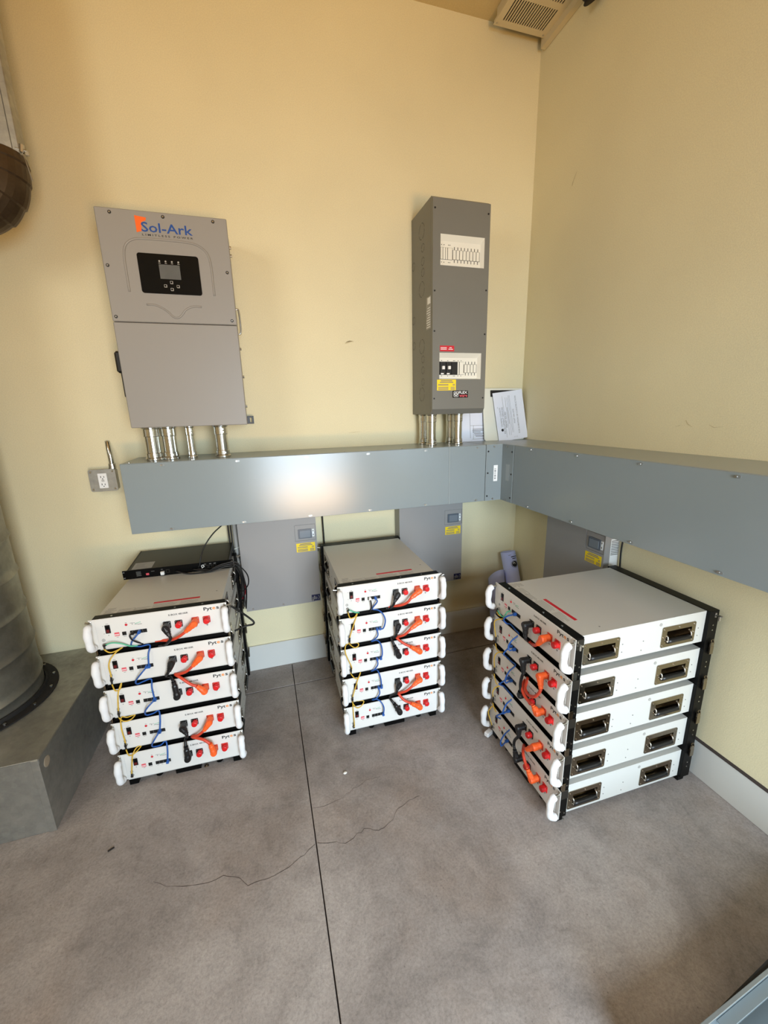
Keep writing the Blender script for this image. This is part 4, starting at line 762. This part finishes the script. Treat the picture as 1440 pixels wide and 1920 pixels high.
# ------------------------------------------------------------------ communication hub on the left stack
x, y, a = STK[1]
t = thing('communication_hub', 'thin black rack hub lying on top of left battery stack', 'electronics', world(1, (-.003, .405, BZ+4*BP+.124)), a)
t.rotation_euler = (math.radians(4.8), 0, a)
bm = B(); box(bm, -.222, .222, .003, .232, .001, .043, .001); bd = obj('case', bm, 'hub_black', t)
bm = B(); box(bm, -.2413, .2413, 0, .003, 0, .044, .0006); fp = obj('front_plate', bm, 'flange_black', t)
bm = B(); box(bm, -.222, -.216, .003, .232, .043, .0434); box(bm, .216, .222, .003, .232, .043, .0434); obj('top_seam', bm, 'flange_black', bd)
bm = B(); box(bm, -.205, -.120, .010, .080, .043, .0434); lb = obj('rating_label', bm, 'print_faint', t); lb['label'] = 'pale rating label'
bm = B()
for i in range(5): box(bm, -.195, -.16+.02*random.random(), .02+i*.011, .023+i*.011, .0434, .0437)
obj('print', bm, 'print_grey', lb)
bm = B(); box(bm, -.145, -.132, -.002, 0, .012, .022, .0005); obj('dip_switch', bm, 'pink_red', t)
bm = B(); box(bm, -.082, -.066, -.012, 0, .008, .024, .001); obj('network_plug', bm, 'white_plastic', t)
bm = B(); bars(bm, [(-.185, -.165, .012+i*.005, .0135+i*.005) for i in range(5)]+[(-.122, -.108, .028, .0295), (-.08, -.072, .032, .034)], 0.0); obj('print', bm, 'print_grey', t)
for xx in (-.052, .09, .118, .136, .155):
    bm = B(); holed(bm, lambda u, v: (u, -.0012, v), xx-.008, xx+.008, .012, .030, [(xx-.005, xx+.005, .015, .026)])
    geo = bmesh.ops.extrude_face_region(bm, geom=bm.faces[:]); bmesh.ops.translate(bm, verts=[v for v in geo['geom'] if isinstance(v, bmesh.types.BMVert)], vec=(0, .0012, 0)); obj('port', bm, 'hub_black', t)
bm = B(); bars(bm, [(.108, .118, .034, .036), (.132, .142, .034, .036), (.152, .162, .034, .036)], 0.0); obj('print', bm, 'print_faint', t)
bm = B(); tube(bm, [(.100, -.002, .012), (.098, -.004, .030), (.106, -.004, .033), (.108, -.004, .024), (.099, -.004, .020)], .0018, 6, 4); obj('white_tie', bm, 'white_plastic', t, True)
for sx in (-.236, .236):
    for z in (.008, .036):
        bm = B(); box(bm, sx-.004, sx+.004, -.0004, 0, z-.002, z+.002); obj('rack_slot', bm, 'print_grey', t)

def black_cable(name, label, pts, r, group='black cables around the left stack', m='cable_black'):
    bm = B(); c = sum((Vector(p) for p in pts), Vector())/len(pts); base = Vector(pts[-1])
    tube(bm, [Vector(p)-base for p in pts], r, 8, 6); o = obj(name, bm, m, None, True); o.location = base
    return tag(o, label, 'cable', group)
w1_ = lambda p: tuple(world(1, p))
T1 = BZ+4*BP+.124
black_cable('control_cable', 'thin black cable dropping from left trough to hub front', [(-1.80, -.17, 1.0), (-1.80, -.18, .975), (-1.86, -.22, .93), (-1.905, -.25, .875), tuple(world(1, (.095, .395, T1+.065))), tuple(world(1, (.088, .39, T1+.030)))], .0032)
for i, (pa, lab) in enumerate(((-.02, 'lowest'), (.055, 'middle'), (.075, 'upper'))):
    black_cable('control_cable', 'black cable sagging along hub front over left stack, %s one' % lab,
        [w1_((pa, .392, T1+.02)), w1_((pa+.06, .375, T1+.006+.003*i)), w1_((.13+.01*i, .37, T1+.006+.008*i)), w1_((.20, .375, T1+.02+.008*i)), w1_((.245+.008*i, .385, T1+.010+.008*i)), w1_((.265+.009*i, .40, T1-.05-.02*i)), w1_((.262+.009*i, .43, T1-.12-.02*i)), w1_((.248+.009*i, .46+.008*i, T1-.20-.03*i))], .0036)
black_cable('control_cable', 'black cable arc looping out right of left stack hub', [w1_((.248, .40, T1+.02)), w1_((.275, .40, T1-.005)), w1_((.297, .41, T1-.05)), w1_((.296, .42, T1-.10)), w1_((.272, .44, T1-.14)), w1_((.252, .47, T1-.16))], .003)
black_cable('control_cable', 'kinked black cable loop poking out right of left stack', [w1_((.232, .20, .652)), w1_((.262, .21, .618)), w1_((.300, .22, .572)), w1_((.318, .22, .548)), w1_((.312, .22, .536)), w1_((.28, .22, .533)), w1_((.234, .20, .528))], .0046)
black_cable('control_cable', 'left one of two upright black cables below wireway at hub', [(-1.806, -.045, .984), (-1.806, -.045, .86), (-1.803, -.05, .78), (-1.79, -.06, .62), (-1.785, -.06, .45)], .0042)
black_cable('control_cable', 'right one of two upright black cables below wireway at hub', [(-1.794, -.042, .984), (-1.794, -.042, .86), (-1.792, -.05, .78), (-1.777, -.06, .62), (-1.772, -.07, .45)], .0042)
black_cable('control_cable', 'dark red cable bundled right of left stack', [w1_((.262, .45, T1-.05)), w1_((.275, .45, T1-.12)), w1_((.272, .46, T1-.165)), w1_((.255, .47, T1-.20))], .003, m='label_red')
black_cable('control_cable', 'straight black cable on wall left of middle stack', [(-1.298, -.02, .984), (-1.298, -.02, .88), (-1.297, -.02, .78), (-1.296, -.02, .5)], .0042, 'black wall cables')
black_cable('control_cable', 'black cable on right wall beside grey box', [(-.012, -.875, .984), (-.012, -.868, .90), (-.012, -.862, .82), (-.012, -.866, .72), (-.012, -.87, .5)], .004, 'black wall cables')
bm = B(); cyl(bm, (0, 0, 0), (0, 0, .555), .0135, seg=16); o = obj('conduit', bm, 'pvc_grey', None, True); o.location = (-1.776, -.018, .4275); tag(o, 'slim pale grey plastic conduit upright left of grey box', 'conduit')
bm = B(); lathe(bm, (0, 0, 0), (0, 0, 1), [(.0135, 0), (.0165, .004), (.0165, .03), (.0135, .034)], 16); obj('coupling', bm, 'pvc_grey', o).location = (0, 0, .25)
bm = B(); tube(bm, [(-.035, -.03, 0), (-.01, -.02, .006), (.014, -.006, .010), (.02, .0, .010)], .003, 6, 4); o = obj('wire_end', bm, 'board_white', None, True); o.location = (-1.776, -.018, .775); tag(o, 'frayed pale twine tied around conduit beside hub', 'twine')

# ------------------------------------------------------------------ papers on the wireway
t = thing('paper_board', 'blank white board leaning in the corner on the wireway', 'board', (-.147, -.0625, ZT), 0); t.rotation_euler = (-.155, 0, 0)
bm = B(); plate(bm, -.145, .133, 0, .312, 0, -.004, .012); obj('sheet', bm, 'board_white', t)
bm = B(); plate(bm, -.092, .124, .262, .301, -.004, -.006, .003); obj('dark_backing', bm, 'rubber', t)
t = thing('permit_sheet', 'printed white permit sheet with rotated text leaning in the corner', 'paper', (-.108, -.078, ZT), 0); t.rotation_euler = (-.155, -.11, 0)
bm = B(); plate(bm, -.092, .112, .0, .295, 0, -.0012, .001); obj('sheet', bm, 'paper', t)
rot = lambda x, z: (-z, -.0018, x)                    # text runs from bottom to top
for s, x0, x1, z0, z1 in (('YAVAPAI COUNTY', .085, .205, .052, .062), ('DEVELOPMENT SERVICES', .045, .205, .036, .047), ('PERMIT ISSUED', .08, .175, .018, .029), ('POST ON SITE', .10, .185, -.039, -.029), ('FOR DURATION OF CONSTRUCTION', .035, .262, -.063, -.053)):
    obj('lettering', text_mesh(s, x0, x1, z0, z1, rot), 'print_grey', t)
bm = B(); lathe(bm, (-.057, -.0012, .068), (0, -1, 0), [(.0085, 0), (.0085, .0006)], 16); obj('county_seal', bm, 'print_black', t)
bm = B(); bars(bm, [(-.032, -.0308, .02, .27), (-.012, -.0108, .03, .26), (0, .0012, .03, .26), (.010, .0112, .045, .27), (.018, .0192, .045, .27), (-.006, -.004, .10, .2), (-.072+.018*0, -.071, .2, .21), (.02, .021, .014, .02), (.03, .031, .014, .02), (.04, .041, .014, .02)], -.0012); obj('ruled_lines', bm, 'print_grey', t)
t = thing('paper_sheet', 'printed white sheet half hidden under the breaker panel', 'paper', (-.352, -.038, ZT), 0); t.rotation_euler = (-.105, 0, 0)
bm = B(); plate(bm, -.085, .080, 0, .235, 0, -.0012, .001); obj('sheet', bm, 'paper', t)
bm = B(); R_ = [(-.022, -.020, .02, .18), (-.020, .075, .093, .0945), (-.008, .075, .012, .0135), (.0, .0015, .012, .093)]
for i, (a_, b_) in enumerate(((0, .07), (-.002, .07), (0, .05), (.01, .07), (.012, .06), (.02, .07))): R_.append((a_-.005, b_, .070-i*.0085, .0735-i*.0085))
bars(bm, R_, -.0012); obj('print', bm, 'print_grey', t)

# ------------------------------------------------------------------ rolled drawings in the corner
t = thing('rolled_drawing', 'upright lavender paper roll with round black seal in the corner', 'paper roll', (-.050, -.235, 0))
top = Vector((-.094+.050, -.070+.235, .563)); ax = top.normalized()
sd = Vector((1, 0, 0)); sd = (sd-ax*sd.dot(ax)).normalized(); fr = ax.cross(sd)
bm = B(); N = 40; Lr = top.length; rings = []
def spiral(i):
    th = -2.2+i/N*2*PI*1.35; r = .043+.006*i/N; return th, r
for h in (0.0, Lr*.5, Lr):
    row = []
    for i in range(N+1):
        th, r = spiral(i); row.append(bm.verts.new(ax*h+r*(math.cos(th)*sd+math.sin(th)*fr)))
    rings.append(row)
for a_, b_ in zip(rings, rings[1:]):
    for i in range(N): bm.faces.new((a_[i], a_[i+1], b_[i+1], b_[i]))
roll = obj('sheet', bm, 'paper_blue', t, True); md = roll.modifiers.new('thick', 'SOLIDIFY'); md.thickness = .0012
nrm = -fr if (-fr).y < 0 else fr
def on_roll(u, v, out): 
    th = u/.0525; return ax*v+(.0525+out)*(math.cos(th)*nrm+math.sin(th)*sd)
def arcpatch(nm, m, outline, out=.0008):
    bm = B(); bm.faces.new([bm.verts.new(on_roll(u, v, out)) for u, v in outline]); bmesh.ops.triangulate(bm, faces=bm.faces[:]); return obj(nm, bm, m, t)
tb = [(.019*math.cos(2*PI*i/28)+.004, Lr-.080+.019*math.sin(2*PI*i/28)) for i in range(28)]
arcpatch('seal_disc', 'print_black', tb, .0022)
bm = B()
for i in range(28):
    a0, a1 = 2*PI*i/28, 2*PI*(i+1)/28
    bm.faces.new([bm.verts.new(on_roll(.004+r*math.cos(q), Lr-.080+r*math.sin(q), .0022)) for r, q in ((.0245, a0), (.0245, a1), (.0225, a1), (.0225, a0))])
obj('seal_ring', bm, 'print_grey', t)
arcpatch('seal_mountain', 'label_white', [(-.010, Lr-.078), (-.003, Lr-.067), (.004, Lr-.072), (.010, Lr-.079)], .0026)
for v, hw in ((Lr-.034, .020), (Lr-.046, .013)): arcpatch('print', 'print_black', [(.006-hw, v), (.006+hw, v), (.006+hw, v+.005), (.006-hw, v+.005)], .002)
arcpatch('print', 'print_grey', [(-.028, Lr-.020), (.03, Lr-.020), (.03, Lr-.018), (-.028, Lr-.018)], .002)

t = thing('rolled_drawing', 'loose curled lavender paper sheet slumped left of the paper roll', 'paper roll', (-.172, -.20, 0))
bm = B(); N = 28; M = 10; rows = []
for j in range(M+1):
    v = j/M; row = []
    for i in range(N+1):
        q = i/N; th = PI*1.02+q*PI*1.15; hh = .47*v*(1-.16*(1-math.sin(PI*min(1, q*1.15)))**1.2)
        row.append(bm.verts.new((.060*math.cos(th)*(1-.15*v)-.01*v, .09+.065*math.sin(th)-.02+.06*v, hh)))
    rows.append(row)
for a_, b_ in zip(rows, rows[1:]):
    for i in range(N): bm.faces.new((a_[i], a_[i+1], b_[i+1], b_[i]))
roll2 = obj('sheet', bm, 'paper_blue', t, True); md = roll2.modifiers.new('thick', 'SOLIDIFY'); md.thickness = .0012

# ------------------------------------------------------------------ outlet box
t = thing('outlet_box', 'square steel outlet box with white receptacle left of the wireway', 'outlet', (-2.339, 0, 1.146))
bm = B(); plate(bm, -.054, .054, .003, .103, 0, -.040, .008); obj('back_box', bm, 'galvanised', t)
bm = B(); plate(bm, -.057, .057, 0, .106, -.040, -.045, .009); obj('cover_plate', bm, 'galvanised', t)
bm = B(); plate(bm, -.0185, .0185, .016, .087, -.045, -.0475, .002); rc = obj('receptacle', bm, 'white_plastic', t)
bm = B()
for z in (.034, .070):
    box(bm, -.008, -.0055, -.048, -.0474, z-.004, z+.005); box(bm, .005, .0075, -.048, -.0474, z-.004, z+.004); cyl(bm, (0, -.0474, z-.009), (0, -.048, z-.009), .0025, seg=8)
obj('slots', bm, 'print_black', rc)
bm = B(); box(bm, -.006, .006, -.0485, -.0474, .048, .051); box(bm, -.006, .006, -.0485, -.0474, .0535, .0565); obj('test_buttons', bm, 'print_faint', rc)
for q, z in ((-.046, .095), (.046, .011), (.046, .095), (-.046, .011)):
    bm = B(); cyl(bm, (q, -.045, z), (q, -.047, z), .005, seg=10); obj('screw', bm, 'steel', t)
bm = B(); tube(bm, [(0, 0, 0), (0, 0, .045), (-.003, .006, .09), (-.008, .022, .128)], .0115, 14, 6); o = obj('conduit', bm, 'conduit_steel', None, True); o.location = (-2.297, -.022, 1.252); tag(o, 'short steel conduit rising from outlet box into wall', 'conduit')
bm = B(); lathe(bm, (0, 0, 0), (0, 0, 1), [(.016, 0), (.016, .006), (.0145, .007), (.0145, .022), (.012, .024)], 14); obj('connector', bm, 'steel', o)

# ------------------------------------------------------------------ duct base, round duct, upper duct
KX, KY, KZ = -2.46, -0.784, 0.3186
t = thing('duct_plenum', 'low galvanised sheet metal duct base on the floor', 'duct', (-2.95, -.39, 0))
def kb(bm, x0, x1, y0, y1, z0, z1, bev=0): return box(bm, x0+2.95, x1+2.95, y0+.39, y1+.39, z0, z1, bev)
bm = B(); kb(bm, -3.45, KX, KY, -.001, KZ-.003, KZ, .001); obj('top_panel', bm, 'galvanised', t)
bm = B(); kb(bm, -3.45, KX-.003, KY, KY+.003, 0.001, KZ-.003); obj('front_panel', bm, 'galvanised', t)
bm = B(); kb(bm, KX-.003, KX, KY, -.013, 0.001, KZ-.003); obj('side_panel', bm, 'galvanised', t)
bm = B(); kb(bm, KX-.022, KX+.0015, KY-.0035, KY, 0.001, KZ-.001, .001); obj('corner_seam', bm, 'galvanised', t)
bm = B(); kb(bm, KX, KX+.002, KY, -.013, KZ-.02, KZ-.001, .0008); obj('top_lip', bm, 'galvanised', t)
bm = B(); lathe(bm, (KX+2.95, KY+.39+.045, KZ-.05), (1, 0, 0), [(.02, 0), (.02, .001), (.015, .0014)], 18); obj('sealant_patch', bm, 'sealant', t)
t = thing('round_duct', 'large galvanised spiral round duct standing on the duct base', 'duct', (-2.9, -.36, KZ))
bm = B(); R0 = .268; H_ = 2.95; 
seg = 64; PT = .155; rings = []
for k in range(-2, int(H_/PT)+2):
    for ph, dr in ((0.0, 0), (.25, 0), (.455, 0), (.48, .006), (.52, .006), (.545, 0), (.75, 0)):
        rings.append([bm.verts.new(((R0+dr)*math.cos(2*PI*i/seg), (R0+dr)*math.sin(2*PI*i/seg), min(H_, max(0.0, (k+ph+i/seg)*PT)))) for i in range(seg)])
for a_, b_ in zip(rings, rings[1:]):
    for i in range(seg-1): bm.faces.new((a_[i], a_[i+1], b_[i+1], b_[i]))
for q in range(len(rings)-8): bm.faces.new((rings[q+7][seg-1], rings[q+14][0] if q+14 < len(rings) else rings[-1][0], rings[q+15][0] if q+15 < len(rings) else rings[-1][0], rings[q+8][seg-1])) if q+15 < len(rings) else None
bmesh.ops.remove_doubles(bm, verts=bm.verts[:], dist=1e-5); bmesh.ops.dissolve_degenerate(bm, edges=bm.edges[:], dist=1e-6)
obj('spiral_pipe', bm, 'galvanised_dark', t, True)
bm = B(); A = []
for r, z in ((.272, .0), (.318, .0), (.318, .006), (.282, .006), (.278, .022), (.272, .022)):
    A.append([bm.verts.new((r*math.cos(2*PI*i/64), r*math.sin(2*PI*i/64), z)) for i in range(64)])
for k in range(6):
    for i in range(64): bm.faces.new((A[k][i], A[k][(i+1) % 64], A[(k+1) % 6][(i+1) % 64], A[(k+1) % 6][i]))
fg = obj('base_flange', bm, 'rubber', t)
for i in range(16):
    th = 2*PI*i/16+.1; bm = B(); cyl(bm, (.302*math.cos(th), .302*math.sin(th), .006), (.302*math.cos(th), .302*math.sin(th), .012), .006, seg=8); obj('flange_bolt', bm, 'steel', t)

t = thing('square_duct', 'narrow galvanised duct with dark wrapped elbow at upper left', 'duct', (-2.42, -.25, 2.36))
bm = B(); box(bm, -.10, .088, -.05, .06, 0, ZC-2.36, .004); obj('duct_body', bm, 'galvanised', t)
bm = B(); box(bm, .086, .108, -.054, .0, 0, ZC-2.36, .003); obj('edge_channel', bm, 'galvanised', t)
bm = B(); cen = [(.012, -.03, .035), (.014, -.03, .0), (.0, -.03, -.055), (-.04, -.03, -.105), (-.09, -.03, -.125), (-.14, -.03, -.13), (-.195, -.03, -.13)]
tube(bm, cen, lambda q: .096*(1+.05*((q*8.0) % 1.0)), 28, 14); obj('wrapped_elbow', bm, 'tape_wrap', t)
bm = B(); cyl(bm, (.095, -.05, .055), (.128, -.05, .05), .005, seg=8); cyl(bm, (.112, -.05, .045), (.116, -.05, .068), .008, seg=8); box(bm, .122, .134, -.053, -.047, .036, .050, .001); obj('wing_bolt', bm, 'steel', t)
bm = B(); tube(bm, [(.112, -.05, .05), (.118, -.05, .02), (.128, -.05, -.04)], .0018, 6, 3); obj('tie_wire', bm, 'steel', t)

# ------------------------------------------------------------------ ceiling grille, foam pipe
t = thing('ceiling_grille', 'slotted cream ceiling vent grille in the room corner', 'vent', (-.175, -.31, 3.308))
GX0, GX1, GY0, GY1 = -.145, .145, -.25, .25
holes = []; nx = 18; 
rows_ = [(-.225, -.085), (-.055, .075), (.105, .218)]
for (a_, b_) in rows_:
    for i in range(nx):
        cx = GX0+.028+(i+.5)*(GX1-GX0-.056)/nx; holes.append((cx-.0032, cx+.0032, a_, b_))
bm = B(); holed(bm, lambda u, v: (u, v, 0), GX0, GX1, GY0, GY1, holes)
geo = bmesh.ops.extrude_face_region(bm, geom=bm.faces[:]); bmesh.ops.translate(bm, verts=[v for v in geo['geom'] if isinstance(v, bmesh.types.BMVert)], vec=(0, 0, .003)); obj('face', bm, 'grille_paint', t)
bm = B(); box(bm, GX0+.02, GX1-.02, GY0+.02, GY1-.02, .014, .058); obj('duct_throat', bm, 'dark_void', t)
bm = B()
for q in ((GX0, GX0+.004, GY0, GY1), (GX1-.004, GX1, GY0, GY1), (GX0, GX1, GY0, GY0+.004), (GX0, GX1, GY1-.004, GY1)): box(bm, q[0], q[1], q[2], q[3], .003, .012)
obj('rim', bm, 'grille_paint', t)
bm = B()
for q in ((GX0+.012, GX0+.018, GY0+.012, GY1-.012), (GX1-.012, GX1-.006, GY0+.012, GY1-.012), (GX0+.018, GX1-.012, GY0+.012, GY0+.018), (GX0+.018, GX1-.012, GY1-.018, GY1-.012)): box(bm, q[0], q[1], q[2], q[3], .012, .0595)
obj('collar', bm, 'grille_paint', t)
bm = B(); box(bm, GX0+.03, GX1-.02, GY1-.012, GY1-.006, .014, .04); obj('dark_slot', bm, 'dark_void', t)  # dark strip in the gap on the back-wall side of the grille
bm = B(); box(bm, GX1, GX1+.028, GY0, GY1+.02, -.03, .06); obj('side_flashing', bm, 'grille_paint', t)
for q, w_ in ((GX0+.012, GY1-.014), (GX1-.014, GY1-.014)):
    bm = B(); cyl(bm, (q, w_, 0), (q, w_, -.002), .004, seg=8); obj('screw', bm, 'steel', t)
bm = B(); rnd = random.Random(5)
tube(bm, [(.02, 0, 0), (.004, 0, .03), (0, 0, .08), (0, 0, .158)], lambda q: .040*(1+.10*math.sin(q*31)+.06*rnd.random()), 14, 6); o = obj('foam_pipe', bm, 'rubber', None, True); o.location = (-.055, -.415, 3.205); tag(o, 'black foam wrapped pipe stub beside the ceiling vent', 'pipe')

# ------------------------------------------------------------------ steel tray, lower right corner of the view
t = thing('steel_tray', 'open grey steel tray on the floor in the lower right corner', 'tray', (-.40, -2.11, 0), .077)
bm = B(); box(bm, -.50, .30, -.22, .24, 0, .004); box(bm, -.50, .30, .236, .24, .004, .13); box(bm, -.50, .30, -.22, -.216, .004, .13); box(bm, .296, .30, -.216, .236, .004, .13); box(bm, -.50, -.496, -.216, .236, .004, .13); obj('pan', bm, 'tray_steel', t)
bm = B(); box(bm, -.50, .30, .233, .241, .130, .133, .0008); obj('rim', bm, 'slot_metal', t)
bm = B(); box(bm, -.30, .296, .214, .2355, .110, .114, .0008); obj('inner_lip', bm, 'tray_steel', t)
bm = B(); box(bm, -.496, .296, .15, .1955, .06, .064, .0008); obj('inner_shelf', bm, 'hub_black', t)
bm = B(); prism(bm, [(-.30, .2415), (.30, .2415), (.30, .275), (.05, .258)], lambda x, y: (x, y, .0), lambda x, y: (x, y, .128)); obj('shadow_wedge', bm, 'rubber', t)  # black wedge shaped to stand for the shadow gap beyond the far rim

# ------------------------------------------------------------------ small debris
bm = B(); bmesh.ops.create_icosphere(bm, subdivisions=2, radius=.008)
for v in bm.verts: v.co = Vector((v.co.x*1.1, v.co.y*.8, v.co.z*.45))*random.uniform(.9, 1.1)
o = obj('plaster_chip', bm, 'plaster', None, True); o.location = (-1.384, -.881, .003); tag(o, 'small white plaster chip on the floor between the stacks', 'debris')
bm = B(); box(bm, -.010, .010, -.0035, .0035, 0, .003, .001); o = obj('screw_bit', bm, 'black_plastic'); o.location = (-2.24, -.93, 0); o.rotation_euler = (0, 0, .5); tag(o, 'tiny black scrap on floor beside the duct base', 'debris')
bm = B(); box(bm, -.012, .012, -.008, .008, 0, .004, .001); cyl(bm, (-.004, 0, .004), (.006, 0, .008), .004, seg=8); o = obj('copper_fitting', bm, 'chrome_dark'); o.location = (-1.955, -.655, 0); o.scale = (.7, .7, .7); tag(o, 'small copper fitting on floor under the left stack', 'debris')
bm = B(); box(bm, -.02, .02, -.012, .012, 0, .022, .004); o = obj('foam_scrap', bm, 'foam_white'); o.location = (-.700, -.885, 0); o.rotation_euler = (0, 0, .4); tag(o, 'white foam scrap under front corner of the right stack', 'debris')

# small printed marks and fixings too fine to pick apart stay joined, one part each
STUFFN = ('print', 'rivets', 'frame_rivets', 'socket_screws', 'panel_print', 'charge_lights', 'polarity_print', 'dip_levers', 'safety_print', 'slots', 'test_buttons', 'ruled_lines', 'plug_button', 'ground_symbol', 'emblem', 'top_seam')
for o in bpy.data.objects:
    if o.parent is not None and o.name.split('.')[0] in STUFFN: o['kind'] = 'stuff'
